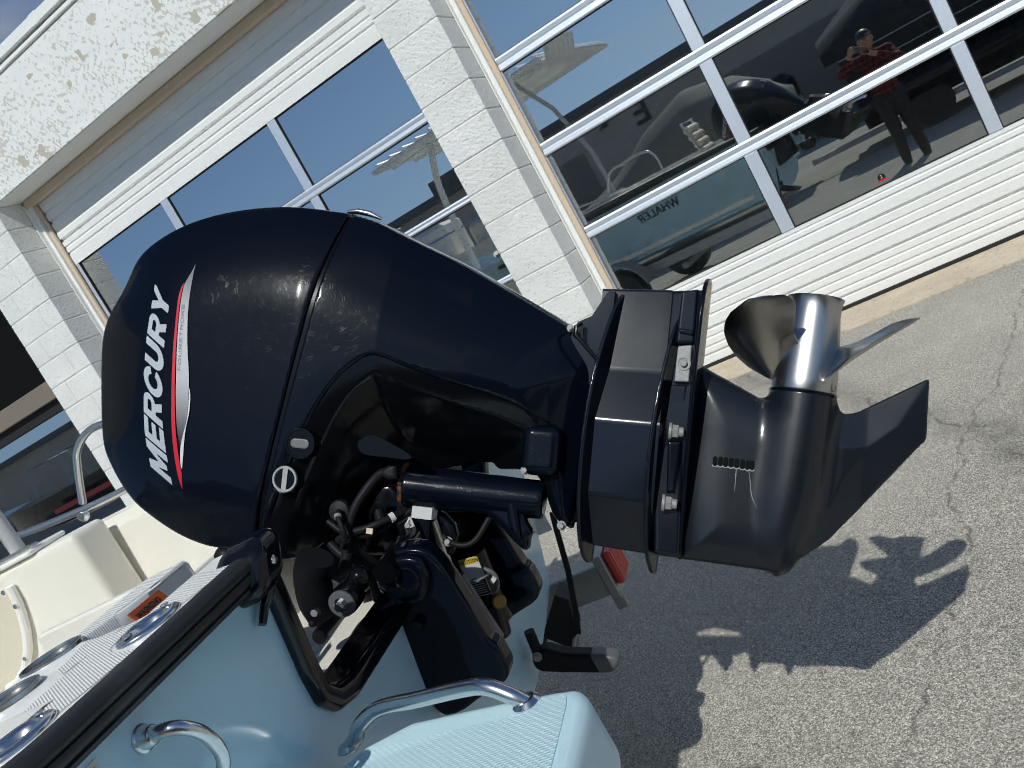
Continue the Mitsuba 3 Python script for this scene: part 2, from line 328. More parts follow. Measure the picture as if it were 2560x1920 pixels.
# ================================================================ the place: ground, workshop front, street side
def gz(y): return 0.033 + 0.02 * np.clip(y, -4, 6)
def ground_sheet(x0, x1, ys, dz):
    v, f = [], []
    for y in ys: v += [(x0, y, gz(y) + dz), (x1, y, gz(y) + dz)]
    for k in range(len(ys) - 1): a = 2 * k; f += [(a, a + 1, a + 3), (a, a + 3, a + 2)]
    return trimesh.Trimesh(A(v, float), A(f), process=False)
put('asphalt_yard', ground_sheet(-150, 150, [-200, -4, 6, 60], 0), 'asphalt', smooth=False, kind='structure')
tag('asphalt_yard', 'light worn asphalt yard with cracks', 'ground')

Y0, YD = 5.30, 5.64           # wall face, door plane
PIL = [(-10.9, -10.34), (-6.559, -6.0), (-2.346, -1.9625), (1.69, 2.074), (5.75, 6.13)]
apron = cat(*[cbox(a[1] + .002, b[0] - .002, 5.20, 5.68, -0.2, 0.158, .012) for a, b in zip(PIL[:-1], PIL[1:])])
put('concrete_threshold', apron, 'concrete', smooth=False, kind='structure')
tag('concrete_threshold', 'tan concrete threshold strip along the foot of the doors', 'kerb')

bld = thing('workshop_building', 'white painted block workshop with pillars, flaking lintel and gutter', 'building')
HB = 0.2032; ZT = 1.38 + 1.5
rng = np.random.default_rng(5)
def pillar(x0, x1, first, split):
    p = f'{bld}__pillar' if f'{bld}__pillar' not in used else None
    key = numbered(f'{bld}__pillar')
    core = box(x0 + .006, x1 - .006, Y0 + .006, Y0 + .55, 0, 3.69)
    scene[key] = mikit.ply(core, 'mortar')
    for i in range(-5, 15):
        z1 = ZT - HB * i; z0 = z1 - HB
        if z0 > 3.66 or z1 < .12: continue
        if split and x1 - x0 > .45:
            xs = [x0, x0 + .19, x1] if i % 2 else [x0, x1 - .19, x1]
        else: xs = [x0, x1]
        for a, b in zip(xs[:-1], xs[1:]):
            put('block', cbox(a + (.003 if a > x0 else 0), b - (.003 if b < x1 else 0), Y0 + rng.uniform(-.001, .001), Y0 + .262, z0 + .0035, min(z1 - .0035, 3.686), .004), 'block_paint', key, smooth=False)
for k, (a, b) in enumerate(PIL): pillar(a, b, 0, k in (0, 1, 4))
# lintel over the bays with a flaking face, soffit, and the metal cap
put('lintel', cbox(-12.0, 7.0, Y0 - .012, Y0 + .40, 3.69, 4.375, .008), 'stucco_paint', bld, smooth=False, label='white lintel with flaking paint')
put('gutter_strip', cbox(-12.0, 7.0, Y0 - .030, Y0 + .40, 4.379, 4.412, .005), 'trim_white', bld, smooth=False)
put('gutter_shadow_gap', box(-12.0, 7.0, Y0 + .004, Y0 + .40, 4.412, 4.428), 'roof_dark', bld, smooth=False)
put('cap_flashing', cbox(-12.0, 7.0, Y0 - .050, Y0 + .60, 4.428, 4.505, .006), 'trim_white', bld, smooth=False)
put('cap_joint', cbox(-6.28, -6.22, Y0 - .053, Y0 + .02, 4.426, 4.508, .003), 'trim_white', bld, smooth=False)
put('cap_joint', cbox(-4.64, -4.56, Y0 - .053, Y0 + .02, 4.426, 4.508, .003), 'trim_white', bld, smooth=False)
put('back_wall', box(-12.0, 7.0, 7.6, 7.8, 0, 4.4), 'dark_interior', bld, smooth=False)
put('roof', box(-12.0, 7.0, Y0 + .60, 12, 4.30, 4.42), 'roof_dark', bld, smooth=False)

ROWS = [(2.524, 3.06), (1.908, 2.452), (1.305, 1.86), (0.745, 1.265)]
ROWS_B = [(2.545, 3.06), (1.948, 2.458), (1.345, 1.862), (0.745, 1.265)]
def ribbed(z0, z1, cuts, x0, x1, y):
    # sheet of a door section with pressed grooves: cuts = (z, depth, halfwidth)
    prof = [(z0, 0.0)]
    for z, dp, hw in sorted(cuts):
        prof += [(z - hw, 0.0), (z - hw * .55, dp), (z + hw * .55, dp), (z + hw, 0.0)]
    prof += [(z1, 0.0), (z1, 0.04), (z0, 0.04)]
    return extrude(Polygon([(z, d) for z, d in prof]), lambda q: np.stack([q[:, 2], y + q[:, 1], q[:, 0]], 1), x0, x1)
def door(x0, x1, rows, label, top, botz):
    d = thing('glazed_door', label, 'garage door')
    xl, xr = x0 + .045, x1 - .045
    # jamb trims and guide tracks, both sides; head trim
    for s, xa in ((1, x0), (-1, x1)):
        def bx(a, b, y0_, y1_): 
            lo, hi = sorted((xa + s * a, xa + s * b)); return cbox(lo, hi, y0_, y1_, .16, 3.655, .002)
        put('jamb_trim', bx(.004, .013, Y0 + .25, YD + .06), 'trim_white', d, smooth=False)
        put('jamb_board', bx(.0135, .045, Y0 + .285, YD + .06), 'trim_white', d, smooth=False)
        put('guide_track', bx(.046, .080, Y0 + .31, YD - .006), 'track_tan', d, smooth=False)
    put('head_trim', cbox(x0 + .014, x1 - .014, Y0 + .27, YD + .06, 3.625, 3.684, .003), 'track_tan', d, smooth=False)
    # sections
    xs0, xs1 = x0 + .082, x1 - .082
    mull = [x0 + .055 + .03, x0 + 1.19, x0 + 2.39, x1 - .085]
    cuts_top = [(3.53, .012, .014), (3.450, .020, .016), (3.283, .022, .016), (3.220, .010, .011), (3.166, .012, .011), (3.362, .004, .022)]
    put('top_panel', ribbed(3.062, 3.622, cuts_top, xs0, xs1, YD), 'panel_white', d, smooth=False)
    cuts = [(.713, .008, .009), (.672, .014, .011), (.592, .024, .013), (.530, .010, .010), (.472, .012, .011), (.392, .024, .013), (.338, .010, .010), (.283, .012, .011), (.235, .022, .011)]
    put('bottom_panel', ribbed(botz, .742, cuts, xs0, xs1, YD), 'panel_white', d, smooth=False)
    put('bottom_seal', cbox(xs0, xs1, YD - .012, YD + .03, .152, botz - .001, .003), 'seal_black', d, smooth=False)
    # aluminium rails and stiles round the panes
    edges = [3.06] + [e for r in rows for e in (r[1], r[0])][1:] 
    zr = [(rows[k + 1][1], rows[k][0]) for k in range(len(rows) - 1)]
    for z0, z1 in zr:
        m = .5 * (z0 + z1)
        pr_ = Polygon([(z0, 0), (z0 + .010, -.007), (m - .006, -.004), (m - .002, -.0015), (m + .002, -.0015), (m + .006, -.005), (z1 - .012, -.008), (z1, -.002), (z1, .04), (z0, .04)])
        put('rail', extrude(pr_, lambda q: np.stack([q[:, 2], YD + q[:, 1], q[:, 0]], 1), xs0, xs1), 'alu_frame', d, smooth=False)
    stile_x = [(xs0, xs0 + .026 if x0 > -3 else xs0 + .02), (x0 + 1.19 - (.007 if x0 > -3 else 0), x0 + 1.262), (x0 + 2.373, x0 + 2.452), (xs1 - .026, xs1)]
    if x0 > -3: stile_x = [(-1.945 + .065, -1.905), (-.787, -.706), (.411, .484), (xs1 - .03, xs1)]
    else: stile_x = [(xs0, -5.885), (-4.81, -4.732), (-3.607, -3.53), (xs1 - .03, xs1)]
    for r in rows:
        for a, b in stile_x: put('stile', cbox(a, b, YD - .001, YD + .038, r[0] + .0005, r[1] - .0005, .003), 'alu_frame', d, smooth=False)
        for (a0, a), (b, b0) in zip(stile_x[:-1], stile_x[1:]):
            yg = YD + .020 + rng.uniform(-.001, .001); tx, tz = rng.uniform(-.0006, .0006, 2)
            v = A([(a - .003, yg + tx + tz, r[0] - .003), (b + .003, yg - tx + tz, r[0] - .003), (b + .003, yg - tx - tz, r[1] + .003), (a - .003, yg + tx - tz, r[1] + .003)])
            put('pane', trimesh.Trimesh(v, A([(0, 1, 2), (0, 2, 3)]), process=False), 'pane_glass', d, smooth=False)
            # dark glazing bead round the pane
            g = .006
            bead = unary_union([sbox(a, r[0], b, r[1]).difference(sbox(a + g, r[0] + g, b - g, r[1] - g))])
            put('glazing_bead', extrude(bead, lambda q: np.stack([q[:, 0], q[:, 2], q[:, 1]], 1), YD + .008, YD + .017), 'seal_black', d, smooth=False)
    return d
dA = door(PIL[1][1], PIL[2][0], ROWS, 'glazed garage door behind the engine cowl, between the left and middle block pillars', 0, .18)
dB = door(PIL[2][1], PIL[3][0], ROWS_B, 'glazed garage door right of the middle pillar, mirroring the photographer in its panes', 0, .18)
dC = door(PIL[3][1] , PIL[4][0], ROWS_B, 'glazed garage door at the far right edge of the picture', 0, .18) if False else None
# left bay: dark upper panel, beige rail and a mirrored lower pane
lw = thing('shop_window', 'dark shop window left of the left pillar with beige transom rail', 'window')
put('dark_panel', cbox(-10.33, -6.569, YD - .05, YD + .06, 2.40, 3.68, .004), 'dark_interior', lw, smooth=False)
put('transom_rail', cbox(-10.33, -6.569, YD - .075, YD + .06, 2.232, 2.398, .004), 'rail_brown', lw, smooth=False)
put('dark_strip', cbox(-10.33, -6.569, YD - .02, YD + .06, 2.118, 2.230, .004), 'seal_black', lw, smooth=False)
v = A([(-10.33, YD + .02, .3), (-6.569, YD + .02, .3), (-6.569, YD + .02, 2.12), (-10.33, YD + .02, 2.12)])
put('pane', trimesh.Trimesh(v, A([(0, 1, 2), (0, 2, 3)]), process=False), 'pane_glass', lw, smooth=False)
put('sill', cbox(-10.33, -6.569, YD - .05, YD + .06, .16, .30, .004), 'alu_frame', lw, smooth=False)

# ================================================================ outboard engine, in its own frame: u down the shaft, v aft, w to port
EU, EV, EN = A([0.84754, 0.12809, -0.51504]), A([0.42743, 0.4105, 0.80547]), A([-0.3146, 0.90282, -0.29317])
def E3(q):
    q = A(q, float); return q[..., :1] * EU + q[..., 1:2] * EV + (1.656 - q[..., 2:3]) * EN + CAM
def esdf(name, f, lo, hi, h, bsdf, parent, label=None, smooth=True):
    return put(name, fixw(xf(nets(f, lo, hi, h), E3)), bsdf, parent, smooth=smooth, label=label)
motor = thing('outboard_motor', 'large black outboard motor tilted up on the stern with propeller raised', 'outboard motor')

OUT = A([(-0.6833, 0.3873), (-0.7829, 0.3921), (-0.9046, 0.3725), (-1.0005, 0.3368), (-1.0818, 0.2806), (-1.1038, 0.2136), (-1.1261, 0.1746), (-1.1404, 0.1393), (-1.1443, 0.1047), (-1.1403, 0.0584), (-1.131, -0.0028), (-1.123, -0.0483), (-1.1141, -0.0874), (-1.1035, -0.1139), (-1.0825, -0.1423), (-1.0582, -0.1701), (-1.0311, -0.1944), (-1.0051, -0.2125), (-0.9517, -0.2381), (-0.9064, -0.2566), (-0.856, -0.2682)])
OUT = np.vstack([OUT, A([(-0.8164, -0.2684), (-0.7347, -0.286), (-0.6714, -0.272), (-0.6376, -0.238), (-0.6004, -0.1871), (-0.5608, -0.1256), (-0.5216, -0.089), (-0.4065, -0.0804), (-0.2848, -0.0643), (-0.2597, -0.0913), (-0.2486, -0.1256), (-0.232, -0.1549), (-0.1983, -0.1686), (-0.1876, -0.1832)]), A([(-0.178, -0.0618), (-0.1734, -0.0058), (-0.1603, 0.0642), (-0.1575, 0.141), (-0.2133, 0.1889), (-0.215, 0.2063), (-0.2346, 0.2191), (-0.2949, 0.2486), (-0.3706, 0.2837), (-0.4387, 0.3149), (-0.526, 0.3466), (-0.6064, 0.3812)])])
OUT[:, 0] = np.where(OUT[:, 0] < -.95, OUT[:, 0] + .07 * (-.95 - OUT[:, 0]), OUT[:, 0])
def soften(p, n=400, it=2):
    # Chaikin corner cutting of a closed outline
    p = A(p, float)
    for _ in range(it):
        q = np.roll(p, -1, 0); p = np.stack([.75 * p + .25 * q, .25 * p + .75 * q], 1).reshape(-1, 2)
    return p
dOUT = Poly2(soften(OUT, it=3), soft=.003)
SIDE = A([(-0.7496, -0.3445), (-0.7529, -0.2747), (-0.7279, -0.2286), (-0.6847, -0.0886), (-0.6581, -0.0202), (-0.651, 0.0022), (-0.6183, 0.0634), (-0.5789, 0.1033), (-0.5566, 0.1142), (-0.5318, 0.1096), (-0.4995, 0.0982), (-0.4176, 0.078), (-0.3329, 0.062), (-0.2651, 0.0353), (-0.236, 0.0167), (-0.2387, -0.0215), (-0.2396, -0.0609), (-0.2405, -0.0846), (-0.2302, -0.1164), (-0.2149, -0.1435), (-0.1837, -0.1561), (-0.1728, -0.1796), (0.0234, -0.1558), (-0.0414, 0.6061), (-1.296, 0.58), (-1.1535, -0.398)])
dSIDE = Poly2(soften(SIDE, it=1), pad=.02, res=.004)
def hwid(u): return np.interp(u, [-1.25, -1.0, -.7, -.55, -.4, -.25, -.12], [.182, .19, .19, .176, .148, .112, .092])
R1, DROP = .22, .062
def side_w(u, v): 
    d = dOUT(u, v); return hwid(u) - DROP * (np.clip(d + R1, 0, R1) / R1)**2
def body(u, v, w, inset=0.0):
    d = dOUT(u, v) + inset; h = hwid(u) - inset
    a = np.abs(w) - (h - DROP * (np.clip(d + R1, 0, R1) / R1)**2)
    r, rw = .047, .15
    x, y = np.maximum(d + r, 0) / r, np.maximum(np.abs(w) - h + rw, 0) / rw
    b = (np.sqrt(x * x + y * y + 1e-9) - 1) * r
    return smax(a * .95, b, .004)
SP = A([(-0.6661, 0.2583), (-0.7334, -0.1797)]); SN = A([SP[0, 1] - SP[1, 1], -(SP[0, 0] - SP[1, 0])]); SN /= np.linalg.norm(SN); SN *= np.sign(SN[0])
def split(u, v): return (u - SP[0, 0]) * SN[0] + (v - SP[0, 1]) * SN[1] - .10 * np.clip(v - .22, 0, 1)**1.5
lo, hi = OUT.min(0) - .01, OUT.max(0) + .01
LO, HI = [lo[0], lo[1], -.2], [hi[0], hi[1], .2]
esdf('upper_cowl', lambda u, v, w: smax(body(u, v, w), split(u, v) + .004, .004), LO, [-.6, HI[1], .2], .0045, 'engine_gloss', motor, 'glossy black upper cowl with fine swirl scratches')
esdf('lower_cowl', lambda u, v, w: smax(smax(body(u, v, w, .0015), dSIDE(u, v), .008), -split(u, v) + .004, .003), [-.98, LO[1], -.2], HI, .0045, 'engine_gloss', motor)
def corebody(u, v, w):
    b = smax(body(u, v, w, .004), -split(u, v) - .03, .004)
    # the tray below the side panel draws in towards the front, hollowed over the bracket
    dd = np.clip(dSIDE(u, v), -.01, .2)
    lim = side_w(u, v) - .006 - .10 * np.clip(dd, 0, .2) - .75 * np.clip(dd - .03, 0, .1) * np.clip((u + .76) / .16, 0, 1)
    return smax(b, (np.abs(w) - lim) * .75, .006)
esdf('engine_tray', corebody, [-1.0, LO[1], -.2], HI, .006, 'engine_dark', motor)

# decals, laid 0.6 mm proud of the cowl side
def on_side(poly, bsdf, name, parent, lift=.0007, flip=1, label=None, res=.006):
    ms = []
    for g in getattr(poly, 'geoms', [poly]):
        if g.is_empty or g.area < 1e-8: continue
        v2, f2 = trimesh.creation.triangulate_polygon(g, engine='earcut')
        v2, f2 = trimesh.remesh.subdivide_to_size(np.c_[v2, np.zeros(len(v2))], f2, res)
        ms.append(trimesh.Trimesh(v2, f2, process=False))
    m = trimesh.util.concatenate(ms); u, v = m.vertices[:, 0], m.vertices[:, 1]
    W = side_w(u, v) + lift
    m = trimesh.Trimesh(E3(np.stack([u, v, flip * W], 1)), m.faces, process=False)
    n = m.face_normals.mean(0)
    if (n @ EN) * flip > 0: m.invert()
    return put(name, m, bsdf, parent, smooth=True, label=label)
def stroke(p, t, cap='flat', join='mitre'): return LineString(p).buffer(t / 2, cap_style=cap, join_style=join)
t_ = .27
GL = {
 'M': Polygon([(0, 0), (0, 1), (.34, 1), (.56, .47), (.78, 1), (1.12, 1), (1.12, 0), (.84, 0), (.84, .62), (.65, .10), (.47, .10), (.28, .62), (.28, 0)]),
 'E': unary_union([sbox(0, 0, .29, 1), sbox(0, 0, .84, .225), sbox(0, .39, .80, .60), sbox(0, .775, .84, 1)]),
 'R': unary_union([sbox(0, 0, .29, 1), sbox(.2, .775, .6, 1), sbox(.2, .34, .6, .56), Point(.58, .67).buffer(.33).difference(Point(.58, .67).buffer(.11)).intersection(sbox(.55, 0, 1.2, 1.2)), Polygon([(.36, .45), (.66, .45), (.93, 0), (.61, 0)])]),
 'C': affinity.scale(Point(.5, .5).buffer(.5, 24), 1.0, 1.04).difference(affinity.scale(Point(.5, .5).buffer(.235, 24), 1., 1.1)).difference(Polygon([(.5, .52), (1.2, .73), (1.2, .30), (.5, .46)])),
 'U': unary_union([sbox(0, .42, .29, 1), sbox(.66, .42, .95, 1), Point(.475, .455).buffer(.475, 24).difference(Point(.475, .455).buffer(.19, 16)).intersection(sbox(0, -.1, 1, .46))]),
 'Y': Polygon([(.36, 0), (.36, .38), (0, 1), (.33, 1), (.52, .62), (.73, 1), (1.06, 1), (.66, .38), (.66, 0)]),
}
adv = {'M': 1.20, 'E': .91, 'R': .98, 'C': 1.03, 'U': 1.04, 'Y': 1.0}
# text baseline (bottom) and cap line of the word on the cowl, from its first to its last letter
BASE = A([(-0.91, -0.152), (-0.9297, -0.0613), (-0.9396, -0.0086), (-0.9442, 0.0395), (-0.9489, 0.104), (-0.9525, 0.1881)])
CAPS = A([(-0.9574, -0.1229), (-0.9714, -0.0654), (-0.98, -0.0123), (-0.987, 0.0467), (-0.9909, 0.1117), (-0.9948, 0.2127)])
def even(p, n=200):   # the curve resampled at even steps of length
    q = spline(p, 800); L = np.r_[0, np.cumsum(np.linalg.norm(np.diff(q, axis=0), axis=1))]; s = np.linspace(0, L[-1], n)
    return np.stack([np.interp(s, L, q[:, 0]), np.interp(s, L, q[:, 1])], 1)
bs, cs = even(BASE), even(CAPS)
word, x = [], 0
for ch in 'MERCURY':
    word.append((ch, x)); x += adv[ch]
tot = x - .03
def bent(g, x0):
    g = affinity.translate(g, x0, 0).segmentize(.06)
    def fn(xx, yy, zz=None):
        xx, yy = A(xx) / tot, A(yy); k = np.clip(xx, 0, 1) * 199
        i = np.arange(200); b = np.stack([np.interp(k, i, bs[:, j]) for j in (0, 1)], 1); c_ = np.stack([np.interp(k, i, cs[:, j]) for j in (0, 1)], 1)
        p = b + (c_ - b) * yy[:, None]; return p[:, 0], p[:, 1]
    from shapely.ops import transform
    return transform(fn, g).buffer(0).buffer(.0008).buffer(-.0016).buffer(.0008)
def stb(poly):  # the starboard side carries the same word, readable there: mirrored along v about the word's middle
    c0 = (BASE[0, 1] + BASE[-1, 1]) / 2
    return affinity.affine_transform(poly, [1, 0, 0, -1, 0, 2 * c0])
for ch, x0 in word:
    p = bent(GL[ch], x0)
    on_side(p, 'decal_silver', 'letter', motor); on_side(stb(p), 'decal_silver', 'letter', motor, flip=-1)
RED = spline([(-0.8887, -0.1575), (-0.899, -0.1274), (-0.9113, -0.065), (-0.9206, 0.0009), (-0.9269, 0.062), (-0.9312, 0.1264), (-0.9339, 0.1831), (-0.9327, 0.2062), (-0.9289, 0.2179)], 40).tolist() + spline([(-0.9287, 0.216), (-0.9293, 0.1983), (-0.9282, 0.1672), (-0.9259, 0.1268), (-0.9211, 0.0679), (-0.9146, 0.0094), (-0.9055, -0.0511), (-0.8936, -0.111), (-0.8891, -0.1277)], 40).tolist()
SIL = spline([(-0.9148, 0.255), (-0.9177, 0.2412), (-0.9265, 0.2175), (-0.9276, 0.2079), (-0.9269, 0.1754), (-0.9241, 0.1269), (-0.9188, 0.0681), (-0.912, 0.007), (-0.9033, -0.0456), (-0.8931, -0.0831)], 40).tolist() + spline([(-0.8927, -0.0823), (-0.8903, -0.0603), (-0.8854, -0.0306), (-0.8866, 0.0013), (-0.8903, 0.0436), (-0.9021, 0.107), (-0.9099, 0.1766), (-0.9144, 0.2523)], 40).tolist()
WHI = spline([(-0.8894, -0.1206), (-0.8922, -0.1082), (-0.8931, -0.0831), (-0.8895, -0.0575), (-0.8848, -0.0305), (-0.8854, 0.0014), (-0.8873, 0.0252)], 30).tolist() + spline([(-0.8862, 0.0253), (-0.8829, 0.0069), (-0.8821, -0.0196), (-0.8855, -0.0518), (-0.8869, -0.0971), (-0.8885, -0.1189)], 30).tolist()
def polyof(p): return Polygon(p).buffer(0)
rd, sl, wh = polyof(RED), polyof(SIL), polyof(WHI)
for fl, fn in ((1, lambda g: g), (-1, stb)):
    on_side(fn(rd), 'decal_red', 'red_stripe', motor, .0007, fl)
    on_side(fn(sl.difference(rd)), 'decal_fade', 'silver_stripe', motor, .0006, fl)
    on_side(fn(wh.difference(rd)), 'decal_white', 'white_edge', motor, .0009, fl)
# small word on the silver stripe
fs = meshkit.text_mesh('FOURSTROKE', 1.0, .01)
fv = fs.vertices[fs.face_normals[:, 2].argmax() * 0:]
FB = A([(-0.9087, 0.0541), (-0.9176, 0.1766)]); FC = A([(-0.9159, 0.0549), (-0.9243, 0.1778)])
top = fs.faces[fs.face_normals[:, 2] > .9]; L = fs.vertices[:, 0].max()
xx, yy = fs.vertices[:, :1] / L, fs.vertices[:, 1:2]
uvp = FB[0] + (FB[1] - FB[0]) * xx + (FC[0] - FB[0]) * yy * .82
m = trimesh.Trimesh(E3(np.c_[uvp, side_w(uvp[:, 0], uvp[:, 1]) + .0013]), top, process=False); m.remove_unreferenced_vertices()
if m.face_normals.mean(0) @ EN > 0: m.invert()
put('small_lettering', m, 'decal_grey', motor, smooth=False, label='small grey model lettering on the silver stripe')

# cowl fittings
def disc(c, w0, prof, bsdf, name, parent=motor, **k):
    return put(name, lathe(prof, E3(A([c[0], c[1], w0])), -EN, 40), bsdf, parent, smooth=40, **k)
K1, K2 = [(-0.6662, -0.0522)][0], [(-0.689, -0.1173)][0]
cap1 = disc(K1, .112, [(.0285, 0), (.0285, .071), (.027, .0735), (.024, .0735), (.0235, .072), (.001, .072)], 'engine_dark', 'cowl_cap')
put('slot', fixw(xf(nets(lambda u, v, w: slab(np.sqrt(np.maximum(np.abs(v * 1.0) * 0 + np.maximum(np.abs(u) - .009, 0), 0)**2 + v * v) - .0085, w, 0, .002, .001), [-.03, -.02, -.006], [.03, .02, .006], .0012), lambda q: E3(q + A([K1[0], K1[1], .1845])))), 'grey_metal', cap1)
cap2 = disc(K2, .112, [(.0265, 0), (.0265, .066), (.0245, .0685), (.022, .068)], 'engine_dark', 'flush_plug')
put('worn_ring', lathe([(.0235, .060), (.0235, .0695), (.0225, .071), (.0195, .071), (.0185, .069), (.0185, .061)], E3(A([K2[0], K2[1], .112])), -EN, 40), 'zinc', cap2, smooth=40)
put('plug_bar', fixw(xf(box(-.0205, .0205, -.0045, .0045, -.006, .003), lambda q: E3(np.stack([q[:, 1] + K2[0] , q[:, 0] + K2[1], q[:, 2] + .1795], 1)))), 'zinc', cap2)
LT = [(-0.677, 0.3939), (-0.6555, 0.3958), (-0.6316, 0.3924), (-0.6073, 0.3837)]
put('latch', tube(E3(A([(a, b, w) for (a, b), w in zip(LT, (.06, .062, .062, .06))])), [.004, .006, .006, .003], 12), 'chrome', motor)
for c in [(-0.2284, 0.2075), (-0.3764, 0.3333)]:
    put('cowl_screw', hexbolt(E3(A([c[0] + .004, c[1] - .008, .075])), -EN, .0045, .010), 'bolt_grey', motor)
# fuel flush lever leaf and rubber wire clip
LEAF = Polygon(soften(A([(-0.5796, -0.0416), (-0.5648, -0.029), (-0.5478, -0.024), (-0.5234, -0.0333), (-0.472, -0.0543), (-0.4797, -0.0625), (-0.5116, -0.0614), (-0.5523, -0.0622), (-0.5702, -0.0587)]), it=2))
put('splash_leaf', extrude(LEAF, E3, .134, .140), 'engine_dark', motor)
GRM = [(-0.6114, -0.1694)][0]
disc(GRM, .095, [(.021, 0), (.021, .01), (.018, .014), (.006, .016)], 'black_plastic', 'grommet')
put('sensor_lead', tube(E3(spline(np.c_[A([(-0.607, -0.1679), (-0.6025, -0.1769), (-0.5942, -0.1898), (-0.5869, -0.2038), (-0.5844, -0.212), (-0.5883, -0.2209), (-0.5961, -0.2325)]), [.118, .13, .135, .135, .13, .125, .11]], 40)), .0052, 10), 'black_plastic', motor)
put('lead_clip', tube(E3(np.c_[A([(-0.6047, -0.1744), (-0.6019, -0.179)]), [.128, .132]]), .0068, 10), 'bolt_grey', motor)

# ---------------------------------------------------------------- midsection, fins, gearcase
def rail_ring(pts, r=.006, n=5):
    # rounded corner closed polyline
    p = A(pts, float); out = []
    for a, b, c_ in zip(np.roll(p, 1, 0), p, np.roll(p, -1, 0)):
        e1, e2 = (a - b), (c_ - b); l1, l2 = np.linalg.norm(e1), np.linalg.norm(e2); rr = min(r, .45 * l1, .45 * l2)
        A0, B0 = b + e1 / l1 * rr, b + e2 / l2 * rr
        for t in np.linspace(0, 1, n): out.append((1 - t)**2 * A0 + 2 * t * (1 - t) * b + t * t * B0)
    return A(out)
def mid_loft(rails, ws, us, r=.006):
    # rails: per rail two (u, v) points; ws: w of each rail; stations us
    v = []
    for u in us:
        near = []
        for (a, b), w in zip(rails, ws):
            t = (u - a[0]) / (b[0] - a[0]); near.append((a[1] + t * (b[1] - a[1]), w if np.isscalar(w) else w[0] + t * (w[1] - w[0])))
        ring = near + [(p[0], -p[1]) for p in near[::-1]]
        v.append([(u, *q) for q in rail_ring(ring, r)])
    return rings(A(v))
RA = [[(-0.1571, 0.2831), (-0.036, 0.2882)], [(-0.1524, 0.1346), (-0.0672, 0.1354)], [(-0.1597, 0.0407), (-0.0623, 0.0417)], [(-0.1598, -0.0911), (-0.0743, -0.0935)], [(-0.1605, -0.1861), (-0.0415, -0.1902)]]
put('shaft_housing', xf(mid_loft(RA, [(.036, .038), (.051, .057), (.076, .087), (.060, .068), (.012, .014)], np.linspace(-.178, -.052, 10)), E3), 'engine_satin', motor, smooth=22)
def vw_plate(name, a, b, outline, th, bsdf, soft=.002, cant=0., w0=.10):
    # thin plate across the shaft: u = a + b v, outline in (v, w)
    d = Poly2(soften(A(outline + [(v, -w) for v, w in outline[::-1]]), it=2), pad=.03, res=.002, soft=soft)
    o = A(outline); lo_, hi_ = o.min(0), o.max(0); nb = 1 / math.sqrt(1 + b * b)
    class G:  # Poly2 expects (first, second) axes
        pass
    f = lambda u, v, w: slab(d.s.ev(np.clip(v + 0 * w, d.lo[0], d.hi[0]), np.clip(w + 0 * v, d.lo[1], d.hi[1])), (u - a - b * v - cant * (w0 - np.sqrt(w * w + .0001))) * nb / math.hypot(1, cant), 0, th, th * .8)
    um = sorted((a + b * (lo_[0] - .02), a + b * (hi_[0] + .02))); um = [um[0] - cant * .02, um[1] + cant * w0]
    return esdf(name, f, [um[0] - .012, lo_[0] - .01, -hi_[1] - .012], [um[1] + .012, hi_[0] + .01, hi_[1] + .012], .0028, bsdf, motor)
F1 = A([(-0.1507, 0.2711), (-0.1791, 0.0478), (-0.1785, -0.1802)]); F2 = A([(-0.0492, 0.2557), (-0.0656, 0.0416), (-0.0704, -0.1737)])
b1 = (F1[0, 0] - F1[2, 0]) / (F1[0, 1] - F1[2, 1]); b2 = (F2[0, 0] - F2[2, 0]) / (F2[0, 1] - F2[2, 1])
T1, T2 = [(-0.1705, -0.2197)][0], [(-0.062, -0.225)][0]
vw_plate('splash_plate', F1[1, 0] - b1 * F1[1, 1], b1, [(T1[1], .0), (T1[1] + .004, .030), (T1[1] + .05, .066), (-.05, .098), (.10, .104), (.2, .08), (F1[0, 1] + .004, .05), (F1[0, 1] + .006, 0)], .0032, 'engine_satin', cant=.42)
vw_plate('splash_plate', F2[1, 0] - b2 * F2[1, 1], b2, [(T2[1], .0), (T2[1] + .004, .026), (T2[1] + .05, .062), (-.05, .094), (.05, .098), (.13, .088), (.235, .062), (F2[0, 1], 0)], .0032, 'engine_satin', cant=.42)
# upper tail of the housing above the first plate, and its chamfered edge
TAIL = Polygon(A([(-0.216, 0.2148), (-0.1911, 0.2279), (-0.1687, 0.2701), (-0.158, 0.2797), (-0.1535, 0.2764), (-0.1563, 0.1356), (-0.2055, 0.0824), (-0.2289, 0.1792)]))
put('housing_tail', extrude(TAIL, E3, -.052, .052), 'engine_satin', motor, smooth=20)
put('tail_seal', tube(E3(np.c_[A([(-0.2075, 0.2097), (-0.2133, 0.2013), (-0.2119, 0.1866), (-0.1669, 0.1424)]), [.07, .088, .09, .09]]), .004, 8), 'engine_dark', motor)
put('mount_cover', fixw(xf(nets(lambda u, v, w: rbox(u, v, w, (0, 0, 0), (.036, .046, .035), .020), [-.05, -.06, -.05], [.05, .06, .05], .003), lambda q: E3(q + A([*[(-0.2549, -0.0222)][0], .061])))), 'engine_gloss', motor, smooth=True)
for c in [(-0.2802, -0.0606), (-0.2061, -0.1501)]:
    put('mount_bolt', hexbolt(E3(A([c[0], c[1], .082])), -EN, .0055, .014), 'bolt_grey', motor)
